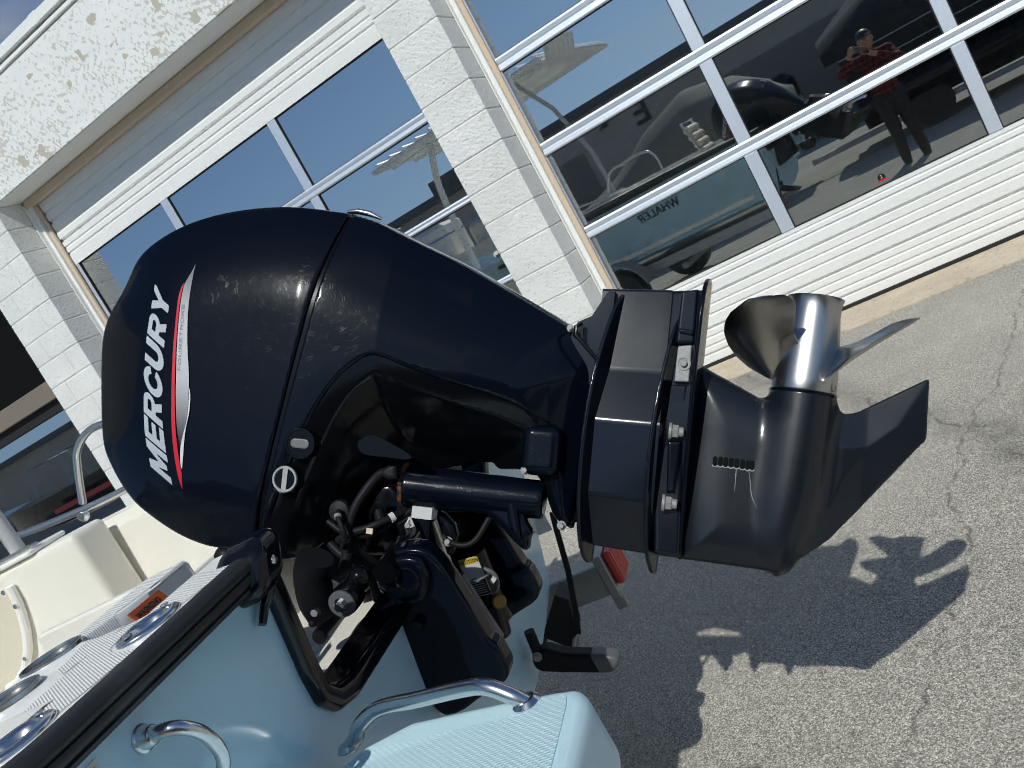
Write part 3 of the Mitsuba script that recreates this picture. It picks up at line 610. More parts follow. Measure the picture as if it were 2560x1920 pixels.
# gearcase head between second plate and the cavitation plate
RB = [[(-0.0821, 0.2844), (-0.004, 0.2923)], [(-0.0716, 0.1732), (-0.0046, 0.1785)], [(-0.0594, 0.0366), (-0.0063, 0.0417)], [(-0.0685, -0.0939), (-0.0017, -0.0899)], [(-0.0449, -0.1903), (0.0033, -0.1913)]]
put('gearcase_head', xf(mid_loft(RB, [.030, .048, .054, .046, .012], np.linspace(-.075, .004, 6), .008), E3), 'engine_satin', motor, smooth=30)
def pblock(name, pts, w0, w1, bsdf, r=.004, h=.002, label=None):
    P = A(pts); d = Poly2(P, pad=.02, res=.0015); lo_, hi_ = P.min(0) - .006, P.max(0) + .006
    return esdf(name, lambda u, v, w: slab(d(u, v), w, (w0 + w1) / 2, (w1 - w0) / 2, r), [*lo_, w0 - .006], [*hi_, w1 + .006], h, bsdf, motor, label)
pblock('gearcase_flange', [(-0.0353, 0.2823), (-0.0066, 0.2877), (-0.0057, 0.1915), (-0.0374, 0.1891)], .0, .058, 'engine_satin')
pblock('gearcase_flange', [(-0.0529, 0.1158), (-0.0096, 0.1195), (-0.0092, 0.0447), (0.0004, -0.1827), (-0.0435, -0.1814), (-0.0514, -0.0915), (-0.0447, 0.0414)], .0, .052, 'engine_satin', .006)
pblock('gearcase_flange', [(-0.0365, 0.0155), (-0.0125, 0.0179), (-0.0161, -0.0737), (-0.0309, -0.0753)], .045, .064, 'engine_gloss', .004)
pblock('gearcase_rib', [(-0.0338, 0.2155), (-0.0077, 0.2133), (-0.0069, 0.2045), (-0.0331, 0.2073)], .05, .066, 'engine_satin', .004)
an = pblock('anode', [(-0.033, 0.1828), (-0.0094, 0.1866), (-0.0091, 0.1215), (-0.034, 0.1207)], .044, .068, 'zinc', .003, label='pale grey sacrificial anode block')
ac = [(-0.0211, 0.153)][0]
put('bolt', cat(lathe([(.0125, .0), (.0125, .003), (.0095, .003), (.0095, .001), (.001, .001)], E3(A([*ac, .0672])), -EN, 24), lathe([(.0062, 0), (.0062, .006), (.005, .0075)], E3(A([*ac, .0672])), -EN, 20)), 'bolt_grey', an, smooth=30)
for c in [(-0.036, 0.0331), (-0.037, -0.0921)]:
    put('gearcase_nut', cat(hexbolt(E3(A([c[0], c[1], .066])), EU, .0125, .017, 1.2), lathe([(.009, .015), (.009, .024), (.0075, .026)], E3(A([c[0], c[1], .066])), EU, 20)), 'bolt_grey', motor, smooth=30)
CP = A([(-0.0037, 0.3122), (-0.0019, 0.1446), (-0.0102, 0.0305)]); bc = (CP[0, 0] - CP[2, 0]) / (CP[0, 1] - CP[2, 1])
vA = CP[0, 1]
vw_plate('cavitation_plate', CP[1, 0] - bc * CP[1, 1], bc, [(-.195, 0), (-.19, .012), (-.12, .05), (-.02, .075), (.08, .092), (.2, .098), (vA - .05, .096), (vA - .012, .075), (vA, .04), (vA, 0)], .0038, 'engine_gloss', cant=.13)
# lower unit: strut, torpedo, skeg as one casting
STR = A([(-0.01, 0.124), (0.0077, 0.1623), (0.0282, 0.1498), (0.0853, 0.1235), (0.1136, 0.1096), (0.1302, 0.1036), (0.168, 0.1), (0.1939, 0.0821), (0.2071, -0.121), (0.18, -0.1957), (0.1073, -0.1941), (-0, -0.192), (-0.0073, -0.1073), (-0.0122, 0.0497)])
SKG = A([(0.2003, 0.0498), (0.2429, 0.1067), (0.2528, 0.0966), (0.2635, 0.0927), (0.2737, 0.0947), (0.2864, 0.0997), (0.3942, 0.1659), (0.3974, 0.164), (0.3995, 0.0655), (0.397, 0.0572), (0.3895, 0.0492), (0.2939, -0.076), (0.275, -0.0987), (0.2536, -0.1256), (0.2342, -0.1434), (0.2122, -0.1569)])
dSTR, dSKG = Poly2(STR, pad=.05, res=.002, soft=.003), Poly2(SKG, pad=.05, res=.002, soft=.0015)
uT, vJ = .190, [(0.1871, 0.1241)][0][1]; vN = [(0.188, -0.1987)][0][1]
def torp_r(v): 
    t = np.clip((vJ - v) / (vJ - vN), 0, 1); return .0575 * np.sqrt(np.clip(1 - np.clip((t - .45) / .55, 0, 1)**2.3, 1e-4, 1)) 
def lower(u, v, w):
    ds = dSTR(u, v); foil = .036 * np.sqrt(np.clip(1 - (1 - np.clip(-ds, 0, .085) / .085)**2, 0, 1)) + .002
    strut = smax((np.abs(w) - foil) * .7, ds, .002)
    t = (v - vJ) * .06; tr = np.sqrt((u - uT - t)**2 + w**2 + 1e-12) - torp_r(v); tor = np.maximum(np.maximum(tr, v - vJ), (vN - v))
    dk = dSKG(u, v); sf = .0035 + .009 * np.clip(-dk, 0, .06) / .06 + .012 * np.clip((.30 - u) / .08, 0, 1)
    sk = smax((np.abs(w) - sf) * .9, dk, .002)
    return smin(smin(tor, strut, .022), sk, .018)
esdf('lower_unit', lower, [-.03, -.235, -.075], [.43, .20, .075], .0033, 'gear_satin', motor, 'satin black gearcase with bullet nose and skeg')
def lower_w(u, v):
    a_, b_ = 0.0, .075
    for _ in range(30):
        m_ = (a_ + b_) / 2
        if lower(A([u]), A([v]), A([m_]))[0] < 0: a_ = m_
        else: b_ = m_
    return a_
for k, c in enumerate([(0.0479, -0.0123), (0.057, -0.012), (0.066, -0.0121), (0.0754, -0.0123), (0.0847, -0.0124), (0.0946, -0.013), (0.1039, -0.0137), (0.1107, -0.0135)]):
    wl_ = lower_w(*c)
    put('water_inlet', fixw(xf(nets(lambda u, v, w: slab(np.sqrt(u * u + np.maximum(np.abs(v) - .0055, 0)**2) - .0042, w, 0, .0022, .001), [-.008, -.013, -.005], [.008, .013, .005], .0011), lambda q: E3(q + A([c[0], c[1], wl_ - .0012])))), 'dark_interior', motor)
    put('inlet_lip', tube(E3(A([(c[0] + .0045 * math.cos(x), c[1] - .0058 + .003 * math.sin(x), wl_ + .0004) for x in np.linspace(math.pi, 2 * math.pi, 9)])), .0011, 6), 'zinc', motor)
# worn streaks below the inlets
for pts_ in ([(0.1052, -0.0181), (0.1095, -0.0381), (0.1135, -0.062), (0.119, -0.075), (0.1251, -0.0856)], [(0.0847, -0.0189), (0.0849, -0.0352), (0.0851, -0.0638)]):
    pp = spline(A(pts_), 14); put('paint_scratch', tube(E3(np.c_[pp, [lower_w(*q) - .0002 for q in pp]]), np.interp(np.linspace(0, 1, 14), [0, .5, 1], [.0003, .0008, .0002]), 6), 'zinc', motor)

# ---------------------------------------------------------------- propeller
prop = numbered(f'{motor}__propeller')
def PX(r, phi, v):  # around the propshaft: phi from the port side towards the skeg
    return E3(np.stack([uT + (v - vJ) * .06 + r * np.sin(phi), v + 0 * r, r * np.cos(phi)], -1))
o = E3(A([uT, vJ, 0.])); pax = EV + .06 * EU; pax /= np.linalg.norm(pax)
vH = [(0.2011, 0.2944)][0][1] - vJ
hubm = lathe([(.054, .0015), (.0555, .004), (.056, .02), (.054, .05), (.0505, .09), (.0475, vH - .05), (.0455, vH - .03), (.0455, vH - .015), (.047, vH - .005), (.049, vH), (.0465, vH), (.0425, vH - .02), (.042, vH - .10), (.01, vH - .10)], o, pax, 72)
scene[prop] = mikit.ply(hubm, 'steel_brushed', smooth=35); tag(prop, 'polished stainless three bladed propeller')
put('hub_collar', lathe([(.0575, -.004), (.0585, -.002), (.0585, .001), (.054, .0018)], o, pax, 64), 'engine_gloss', prop, smooth=30)
RT, P_ = .172, .40
def blade(phi0, bn=44, rn=36):
    r = np.linspace(.044, RT, rn); s = np.linspace(-1, 1, bn)
    x = (r - .044) / (RT - .044)
    span = np.interp(x, [0, .28, .44, .62, .75, .86, .935, .98, 1], [.60, .66, .70, .69, .62, .50, .36, .20, .03])
    R, S = np.meshgrid(r, s, indexing='ij'); X = x[:, None]
    sp = span[:, None] * np.where(S > 0, np.interp(x, [0, .25, .6, .85, 1], [.72, .62, .70, .82, 1.0])[:, None], 1.15)
    skew = .12 * X**1.4
    th = S * sp + skew
    camber = .010 * (1 - S**2) * (1 - X) - .006 * np.clip(S, 0, 1)**2
    v = vJ + .060 + P_ * (S * sp) / (2 * np.pi) * (1 - .10 * X) + .080 * X**1.25 + camber + .01 * skew
    P0 = PX(R, phi0 + th, v)
    gu, gv = np.gradient(P0, axis=0), np.gradient(P0, axis=1); n = np.cross(gu, gv); n /= np.linalg.norm(n, axis=2, keepdims=True) + 1e-12
    th_ = (.0018 + .0075 * (1 - X)**1.5) * np.sqrt(np.clip(1 - np.abs(S)**2.5, .03, 1)) * np.clip((1 - X) / .03, .3, 1) * 1.15
    a, b = P0 + n * th_[..., None] / 2, P0 - n * th_[..., None] / 2
    ring = np.concatenate([a, b[:, ::-1]], axis=1)
    return rings(ring)
for k, ph in enumerate((-.90, -.90 + 2 * np.pi / 3, -.90 + 4 * np.pi / 3)):
    put('blade', blade(ph), 'steel_polished', prop, smooth=45)
    vh = ph + .98
for ph in (-.98, .98, np.pi):
    q = PX(A(.0535), A(ph), A(vJ + .012)); nr = q - (o + pax * .012)
    put('vent_hole', lathe([(.0085, -.004), (.0085, .0022), (.0075, .0026), (.0065, .0005), (.0005, .0005)], q, nr, 20), 'seal_black', prop, smooth=30)

# ---------------------------------------------------------------- swivel bracket and its fittings
SW = [(-0.5125, -0.1149), (-0.2475, -0.1129)]
esdf('swivel_tube', lambda u, v, w: cyl(u, v, w, (*SW[0], .035), (*SW[1], .035), .041, .006, .035), [SW[0][0] - .02, -.19, -.03], [SW[1][0] + .02, -.03, .1], .004, 'engine_gloss', motor, 'black steering tube with rusty ends')
FLG = A([(-0.5298, -0.1131), (-0.5035, -0.1393), (-0.4662, -0.1396), (-0.4065, -0.1378), (-0.374, -0.1436), (-0.3415, -0.1519), (-0.2805, -0.2043), (-0.266, -0.2054), (-0.267, -0.1801), (-0.2583, -0.17), (-0.2769, -0.1467), (-0.277, -0.1276), (-0.3116, -0.093), (-0.3341, -0.0921), (-0.4252, -0.0908)])
pblock('swivel_flange', soften(FLG, it=1), .012, .060, 'engine_gloss', .014, .003)
RIBF = A([(-0.3096, -0.1034), (-0.2978, -0.1097), (-0.2777, -0.1787), (-0.2801, -0.1872), (-0.2867, -0.1874), (-0.3032, -0.1666), (-0.3106, -0.1372)])
pblock('swivel_rib', soften(RIBF, it=2), .05, .070, 'engine_gloss', .008, .0025)
FILL = A([(-0.65, -0.2452), (-0.6276, -0.1744), (-0.5685, -0.1098), (-0.5175, -0.1044), (-0.4901, -0.1854), (-0.516, -0.2458), (-0.5658, -0.2846), (-0.5898, -0.3389), (-0.6184, -0.3533), (-0.6397, -0.301)])
pblock('swivel_arm', soften(FILL, it=1), -.10, -.01, 'engine_dark', .012, .004)
SWB = A([(-0.5682, -0.117), (-0.5429, -0.1132), (-0.5174, -0.1463), (-0.4962, -0.1623), (-0.4879, -0.2394), (-0.5564, -0.2546), (-0.593, -0.2568), (-0.5951, -0.206), (-0.5909, -0.1451)])
pblock('swivel_body', soften(SWB, it=1), -.09, .022, 'engine_dark', .012, .004)
put('rust_ring', lathe([(.030, -.004), (.0435, -.003), (.0435, .004), (.040, .006)], E3(A([*SW[0], .035])), E3(A([*SW[1], .035])) - E3(A([*SW[0], .035])), 40), 'rust', motor, smooth=30)
def ecable(pts, ws, r, name, bsdf='black_plastic', parent=motor, n=60):
    return put(name, tube(E3(spline(np.c_[A(pts), A(ws)], n)), r, 12), bsdf, parent)
ecable([(-0.5327, -0.0893), (-0.547, -0.0963), (-0.563, -0.12), (-0.5801, -0.155), (-0.5884, -0.1846), (-0.5917, -0.207), (-0.5922, -0.2335), (-0.5938, -0.271)], [.085, .09, .10, .105, .105, .10, .10, .10], .0085, 'hose')
put('hose_sleeve', tube(E3(np.c_[A([(-0.5892, -0.2419), (-0.5906, -0.27)]), [.1, .1]]), .0115, 14), 'black_plastic', motor)
pblock('hose_elbow', [(-0.5433, -0.0882), (-0.5306, -0.0769), (-0.5159, -0.0743), (-0.5122, -0.1014), (-0.5299, -0.1044), (-0.5433, -0.0981)], .06, .098, 'black_plastic', .008)
ecable([(-0.5008, -0.1582), (-0.5134, -0.1694), (-0.535, -0.1829), (-0.5547, -0.1939), (-0.5793, -0.2034), (-0.5969, -0.2132), (-0.6098, -0.2235)], [.06, .085, .1, .105, .105, .105, .1], .0072, 'cable')
put('cable_tie', tube(E3(np.c_[A([(-0.5169, -0.173), (-0.5111, -0.168)]), [.094, .09]]), .0092, 12), 'label_white', motor)
put('cable_tag', xf(box(-.006, .006, -.005, .005, -.002, .002), lambda q: E3(q + A([*[(-0.5471, -0.1976)][0], .112]))), 'track_tan', motor)
put('wire_clip', tube(E3(np.c_[A([(-0.4815, -0.1669), (-0.4871, -0.1828), (-0.4807, -0.1853), (-0.4726, -0.1817), (-0.4815, -0.1669)]), [.09] * 5]), .0022, 6), 'label_white', motor)
put('wire_clip_nut', hexbolt(E3(A([*[(-0.4833, -0.1823)][0], .086])), -EN, .005, .008), 'bolt_grey', motor)
pblock('lock_post', [(-0.4796, -0.1542), (-0.4538, -0.1519), (-0.4489, -0.2244), (-0.4742, -0.2246)], .03, .066, 'engine_gloss', .004)
put('post_cap', xf(box(-.012, .012, -.0265, .0265, -.019, .0185), lambda q: E3(np.stack([q[:, 1] * .72 + [(-0.4666, -0.1589)][0][0], q[:, 0] * .9 + [(-0.4666, -0.1589)][0][1], q[:, 2] + .05], 1))), 'label_white', motor)

for pts_, ws_, r_ in (([(-0.6491, -0.2285), (-0.6144, -0.2501), (-0.581, -0.263), (-0.5499, -0.2973), (-0.5391, -0.3297)], [.06, .07, .07, .06, .05], .0085),
                      ([(-0.6426, -0.189), (-0.5962, -0.2094), (-0.547, -0.2036), (-0.5099, -0.1738), (-0.4731, -0.1442)], [.09, .095, .09, .07, .05], .0060),
                      ([(-0.5542, -0.163), (-0.5359, -0.204), (-0.5178, -0.2448), (-0.4874, -0.2751)], [.06, .06, .05, .03], .010),
                      ([(-0.5914, -0.1586), (-0.5956, -0.2024), (-0.5862, -0.2445), (-0.5683, -0.281)], [.08, .08, .07, .05], .0065),
                      ([(-0.4542, -0.1688), (-0.433, -0.2004), (-0.4007, -0.2135), (-0.3712, -0.2015), (-0.3497, -0.1569)], [.02, .03, .03, .03, .02], .0055)):
    ecable(pts_, ws_, r_, 'hose')
pblock('head_casting', soften(A([(-0.5453, -0.1918), (-0.498, -0.1554), (-0.4434, -0.1493), (-0.4033, -0.1841), (-0.4113, -0.2374), (-0.4576, -0.2736), (-0.5131, -0.2718), (-0.545, -0.2361)]), it=1), -.11, .03, 'engine_dark', .014, .004)
pblock('head_casting', soften(A([(-0.6878, -0.2353), (-0.6403, -0.2297), (-0.6071, -0.2703), (-0.6112, -0.3169), (-0.6527, -0.3294), (-0.6829, -0.2931)]), it=1), -.09, -.01, 'engine_dark', .014, .004)
for q_, s_ in (([(-0.4758, -0.1756)][0], .035), ([(-0.5043, -0.2192)][0], .035), ([(-0.4214, -0.2092)][0], .035)): put('casting_bolt', hexbolt(E3(A([*q_, s_ - .006])), -EN, .006, .010), 'bolt_grey', motor)

# ================================================================ the boat: s to starboard, f forward, z up; transom raked
ES, EF, PM = A([-0.14944, 0.98877, 0.]), A([-0.98877, -0.14944, 0.]), A([-0.95899, 1.34733, 0.])
def B(q):
    q = A(q, float); return PM + q[..., :1] * ES + q[..., 1:2] * EF + q[..., 2:3] * A([0, 0, 1.])
def tf(z): return .07522 + .204156 * (1.06139 - z)          # transom face f at height z
def BTm(q):   # (s, z, o): o aft of the transom face
    q = A(q, float); return B(np.stack([q[..., 0], tf(q[..., 1]) - q[..., 2], q[..., 1]], -1))
boat = thing('sport_boat', 'pale blue open sport boat with white deck and black rub rail', 'boat')
ZD = 1.312
def bp(name, mesh, bsdf, parent=boat, fn=B, smooth=30, **k): return put(name, fixw(xf(mesh, fn)), bsdf, parent, smooth=smooth, **k)

# hull skin: sections from the keel up to the gunwale, starboard side mirrored to port
def section(f):
    k = np.clip((f - 1.6) / 3.2, 0, 1)**2
    ch, gu = .755 - .45 * k, .965 - .28 * k
    zk, zc = .535 + .5 * k, .64 + .38 * k
    p = [(0, zk), (.37 * (1 - .5 * k), zk + .02 + .02 * k), (ch - .035, zc - .012), (ch, zc + .012), (ch + .015, zc + .07), (ch + .075, zc + .28), (gu - .01, 1.24 + .22 * k), (gu, 1.30 + .24 * k)]
    half = A(p); return half
fs_ = np.r_[0, .012, .035, .07, np.linspace(.2, 1.6, 6), np.linspace(1.9, 4.8, 14)]
ins = np.r_[.07, .035, .010, 0, np.zeros(20)]
V_ = []
for f, i_ in zip(fs_, ins):
    h = section(f); h = np.c_[spline(h[2:], 30, False), ][:, :] if False else h
    hh = np.vstack([h[:2], h[2:] - A([i_, 0])])
    ring = np.vstack([hh[::-1], hh[1:] * A([-1, 1])])
    V_.append([(s, tf(z) + f, z) for s, z in ring])
V_ = A(V_); n_, k_ = V_.shape[:2]
ii, jj = np.meshgrid(np.arange(n_ - 1), np.arange(k_ - 1), indexing='ij')
qd = np.stack([ii * k_ + jj, ii * k_ + jj + 1, (ii + 1) * k_ + jj + 1, (ii + 1) * k_ + jj], -1).reshape(-1, 4)
put('hull', trimesh.Trimesh(B(V_.reshape(-1, 3)), np.vstack([qd[:, [0, 1, 2]], qd[:, [0, 2, 3]]]), process=False), 'hull_blue', boat, smooth=28)
h0 = section(0); hh = np.vstack([h0[:2], h0[2:] - A([.07, 0])])
outl = np.vstack([hh, ])
notch = LineString([(-.47, 1.40), (-.4595, 1.12), (-.452, 1.08), (-.43, 1.058), (-.39, 1.048), (.39, 1.048), (.43, 1.058), (.452, 1.08), (.4595, 1.12), (.47, 1.40)])
trans = Polygon([*map(tuple, hh), *[(-s, z) for s, z in hh[::-1][:-1]]]).difference(Polygon(notch.coords))
bp('transom', extrude(trans, BTm, -.045, 0), 'hull_blue', fn=lambda q: q, smooth=25)
# black edge trim round the cut-out and its lip
band = LineString(notch.coords).buffer(.030, cap_style='flat', join_style='round').intersection(sbox(-1, .9, 1, 1.285)).difference(Polygon(notch.coords).buffer(-.004))
lip = LineString(notch.coords).buffer(.006, cap_style='flat').intersection(sbox(-1, .9, 1, 1.285))
def rounded_plate(poly, o0, o1, r, h=.004):
    gs = list(getattr(poly, 'geoms', [poly])); g = max(gs, key=lambda q: q.area); P = A(g.exterior.coords)[:-1]
    d = Poly2(P, pad=.02, res=.003); lo_, hi_ = P.min(0) - .01, P.max(0) + .01
    return nets(lambda u, v, w: slab(d(u, v), w, (o0 + o1) / 2, (o1 - o0) / 2, r), [*lo_, o0 - .006], [*hi_, o1 + .006], h)
bp('cutout_trim', rounded_plate(band, -.004, .019, .010, .004), 'black_gloss', fn=BTm, smooth=True, label='black glossy trim round the engine cut-out')
bp('trim_lip', extrude(lip, BTm, -.060, .006), 'black_gloss', fn=lambda q: q)
for q in ((-.30, 1.030), (-.10, 1.030), (-.475, 1.20)): put('trim_screw', lathe([(.004, 0), (.0038, .0015), (.0005, .0022)], BTm(A([q[0], q[1], .0138])), -EF, 14), 'chrome', boat)

# rub rail: profile in (o, z) swept along the transom, round the port corner and forward
def railprof():
    p = [(-.002, 1.322), (.008, 1.323), (.018, 1.321), (.027, 1.316), (.030, 1.306), (.029, 1.299), (.0265, 1.2965), (.0235, 1.2955), (.0235, 1.2935), (.0268, 1.2925), (.028, 1.286), (.0265, 1.279), (.022, 1.2755), (.021, 1.2735), (.024, 1.271), (.022, 1.264), (.012, 1.259), (-.012, 1.258)]
    return A(p) * A([1, .74]) + A([0, 1.3165 - 1.327 * .74])
for sg in (-1, 1):
    P = [(sg * s, 0.) for s in np.linspace(.475, .885, 8)] + [(sg * (.885 + .08 * math.sin(t)), .08 * (1 - math.cos(t))) for t in np.linspace(.2, math.pi / 2, 8)] + [(sg * .968, f) for f in np.linspace(.2, 3.2, 8)]
    P = A(P); tg = np.gradient(P, axis=0); tg /= np.linalg.norm(tg, axis=1, keepdims=True); nr = np.stack([tg[:, 1], -tg[:, 0]], 1) * sg
    pr = railprof(); v = []
    for p, n in zip(P, nr): v.append([(p[0] + n[0] * o, tf(z) + p[1] + n[1] * o, z) for o, z in pr])
    bp('rub_rail', rings(A(v)), 'rubber', smooth=50)
    # glossy end cap over the rail at the cut-out, with its screw and lower tab
    capb = nets(lambda u, v, w: rbox(u + sg * (v + .0) * .42, v, w, (0, 0, 0), (.041, .0375, .043), .028), [-.075, -.06, -.06], [.075, .06, .06], .003)
    bp('rail_end_cap', capb, 'black_gloss', fn=lambda q: BTm(A([sg * .502, 1.2885, .0]) + q), smooth=True)
    put('cap_screw', lathe([(.0065, 0), (.006, .002), (.001, .0032)], BTm(A([sg * .503, 1.2875, .0425])), -EF, 18), 'chrome', boat)
    pass
    bp('cap_tab', tube(A([(sg * .535, 1.222, .012), (sg * .520, 1.238, .014), (sg * .495, 1.246, .010), (sg * .48, 1.26, .01)]), [.006, .007, .008, .008], 10), 'black_gloss', fn=BTm)

# aft deck, port and starboard of the cut-out, as a sheet with troughs and holes
def deck_z(s, f):
    z = ZD + 0 * s
    z = z - .32 * sst_np(.325, .46, f)**1.5                     # rolls over into the cockpit
    tr = sst_np(.120, .140, f) * (1 - sst_np(.232, .250, f)) * sst_np(-.598, -.565, s)   # trough beside the cut-out
    z = z - .036 * tr - .07 * tr * sst_np(-.56, -.40, s)
    z = np.where(s > -.345, np.minimum(z, ZD - .1 * sst_np(-.345, -.338, s)), z)
    z = z + .007 * np.exp(-((f - .27) / .05)**4) * np.exp(-((s + .62) / .08)**2) + .007 * np.exp(-((f - .25) / .06)**2) * np.exp(-((s + .73) / .05)**2)
    return z
def sst_np(a, b, x):
    t = np.clip((x - a) / (b - a), 0, 1); return t * t * (3 - 2 * t)
HOLES = [(-.658, .066, .029), (-.870, .0676, .029), (-.6106, .2759, .037), (-.7218, .2402, .037)]
def drape(s0, s1, f0, f1, h, lift=0., inside=None, sg=-1, rib=0.):
    S, F_ = np.meshgrid(np.arange(s0, s1 + h, .00064 if rib else h), np.arange(f0, f1 + h, h), indexing='ij')
    Z = deck_z(S, F_) + lift
    if rib: Z = Z + rib * sst_np(.38, .62, np.abs(S * RIB - np.floor(S * RIB) - .5) * 2)
    n, k = S.shape
    V = np.stack([-sg * S if sg > 0 else S, F_, Z], -1).reshape(-1, 3); i, j = np.meshgrid(np.arange(n - 1), np.arange(k - 1), indexing='ij')
    q = np.stack([i * k + j, (i + 1) * k + j, (i + 1) * k + j + 1, i * k + j + 1], -1).reshape(-1, 4)
    c = np.stack([S.reshape(-1)[q].mean(1), F_.reshape(-1)[q].mean(1)], 1); ok = ~((c[:, 0] > -.445) & (c[:, 1] < .248)) & ~((c[:, 0] > -.338) & (c[:, 1] < .56))
    for a, b, r in HOLES: ok &= (c[:, 0] - a)**2 + (c[:, 1] - b)**2 > r * r
    if inside is not None:
        from shapely import contains_xy
        ok &= contains_xy(inside, c[:, 0], c[:, 1])
    q = q[ok]; m = trimesh.Trimesh(B(V), np.vstack([q[:, [0, 1, 2]], q[:, [0, 2, 3]]]), process=False)
    if sg > 0: m.invert()
    m.remove_unreferenced_vertices(); return m
put('aft_deck', drape(-.965, 0, .024, .58, .004), 'gel_white', boat, smooth=True)
put('aft_deck', drape(-.965, 0, .024, .58, .008, sg=1), 'gel_white', boat, smooth=True)
def zpoly(t): return Polygon([(p[0], p[1]) for p in t]).buffer(0)
N1 = zpoly([(-0.8169, 0.1498, 1.312), (-0.7161, 0.1618, 1.312), (-0.6357, 0.1671, 1.312), (-0.5999, 0.1497, 1.312), (-0.6026, 0.1269, 1.312), (-0.6475, 0.1191, 1.312), (-0.6825, 0.1063, 1.312), (-0.7061, 0.0802, 1.312), (-0.7256, 0.0342, 1.312), (-0.7203, 0.0198, 1.312), (-0.7969, 0.0307, 1.312), (-0.8475, 0.0414, 1.312), (-0.8417, 0.0694, 1.312), (-0.8401, 0.1238, 1.312)]).buffer(-.002)
N2 = zpoly([(-0.5784, 0.1403, 1.312), (-0.4855, 0.1256, 1.312), (-0.5339, 0.0243, 1.312), (-0.5621, 0.0182, 1.312), (-0.6301, 0.0355, 1.312), (-0.6034, 0.0689, 1.312), (-0.6021, 0.0991, 1.312)]).buffer(-.002)
N3 = zpoly([(-0.5727, 0.3157, 1.312), (-0.4224, 0.319, 1.312), (-0.2835, 0.325, 1.312), (-0.2245, 0.312, 1.312), (-0.2952, 0.2367, 1.312), (-0.4666, 0.252, 1.312), (-0.4987, 0.2599, 1.312), (-0.5389, 0.2244, 1.312), (-0.5933, 0.1539, 1.312), (-0.7067, 0.1659, 1.312), (-0.6739, 0.2066, 1.312), (-0.6146, 0.223, 1.312), (-0.5939, 0.2268, 1.312), (-0.5528, 0.2942, 1.312)]).buffer(-.002)
for N in (N1, N2, N3):
    b = N.bounds
    put('nonskid_panel', drape(b[0] - .01, b[2] + .01, b[1] - .01, b[3] + .01, .002, .0008, N), 'nonskid_white', boat, smooth=40)
def flange(name, s, f, rs, rf, zt, bsdf, holer, screws=True):
    o = A([s, f, zt]); t = np.linspace(0, 2 * np.pi, 64, endpoint=False); rg = []
    for k, z in ((1.0, -.001), (1.0, .0015), (.96, .0035), (.80, .0055), (.70, .0045), (.66, .001), (.64, -.004), (.62, -.006)):
        a = rs * k if k > .7 else holer + (rs * .7 - holer) * max(0, (k - .62) / .08); b_ = rf * k if k > .7 else holer * min(1, rf / rs * 1.2) + (rf * .7 - holer * min(1, rf / rs * 1.2)) * max(0, (k - .62) / .08)
        rg.append(np.stack([s + a * np.cos(t), f + b_ * np.sin(t), np.full(64, zt + z)], 1))
    v = A(rg); n, k = v.shape[:2]; i, j = np.meshgrid(np.arange(n - 1), np.arange(k), indexing='ij')
    q = np.stack([i * k + j, i * k + (j + 1) % k, (i + 1) * k + (j + 1) % k, (i + 1) * k + j], -1).reshape(-1, 4)
    key = put(name, trimesh.Trimesh(B(v.reshape(-1, 3)), np.vstack([q[:, [0, 1, 2]], q[:, [0, 2, 3]]]), process=False), bsdf, boat, smooth=40)
    put('bore', lathe([(holer * 1.05, -.05), (holer * 1.05, -.004)], B(o), A([0, 0, 1]), 32), 'dark_interior', key, smooth=True)
    if screws:
        for a in (-1, 1): put('screw', lathe([(.0055, 0), (.005, .0018), (.0006, .0026)], B(A([s + a * rs * .80, f + 0 * a, zt + .006])), A([0, 0, 1]), 16), 'chrome', key)
    return key
flange('rod_holder', -.658, .066, .046, .036, ZD + .0015, 'chrome', .022)
flange('rod_holder', -.870, .0676, .046, .036, ZD + .0015, 'chrome', .022)
for s, f in ((-.6106, .2759), (-.7218, .2402)):
    ck = put('cup_holder', lathe([(.042, -.004), (.0415, .0006), (.040, .0012), (.0378, .0008), (.0366, -.004), (.036, -.085), (.001, -.085)], B(A([s, f, deck_z(A(s), A(f)) + .002])), A([0, 0, 1]), 56), 'steel_brushed', boat, smooth=40)
# warning plate in the trough
WO, wa = A([-.470, .2345, 1.2955]), math.radians(62)
def onwarn(q):   # long side along s, tilted up forward
    return B(WO + np.stack([q[:, 0], q[:, 1] * math.cos(wa) - q[:, 2] * math.sin(wa), q[:, 1] * math.sin(wa) + q[:, 2] * math.cos(wa)], 1))
wl = put('warning_label', fixw(xf(cbox(-.037, .037, -.0105, .0105, -.001, .0012, .0008), onwarn)), 'orange_label', boat, smooth=False)
tm = meshkit.text_mesh('WARNING', .0092, .0006, True); tm.apply_translation((-tm.vertices[:, 0].max() / 2 - .004, -.006, .0013)); tm.vertices[:, 0] *= .85
put('lettering', fixw(xf(tm, onwarn)), 'label_black', wl, smooth=False)

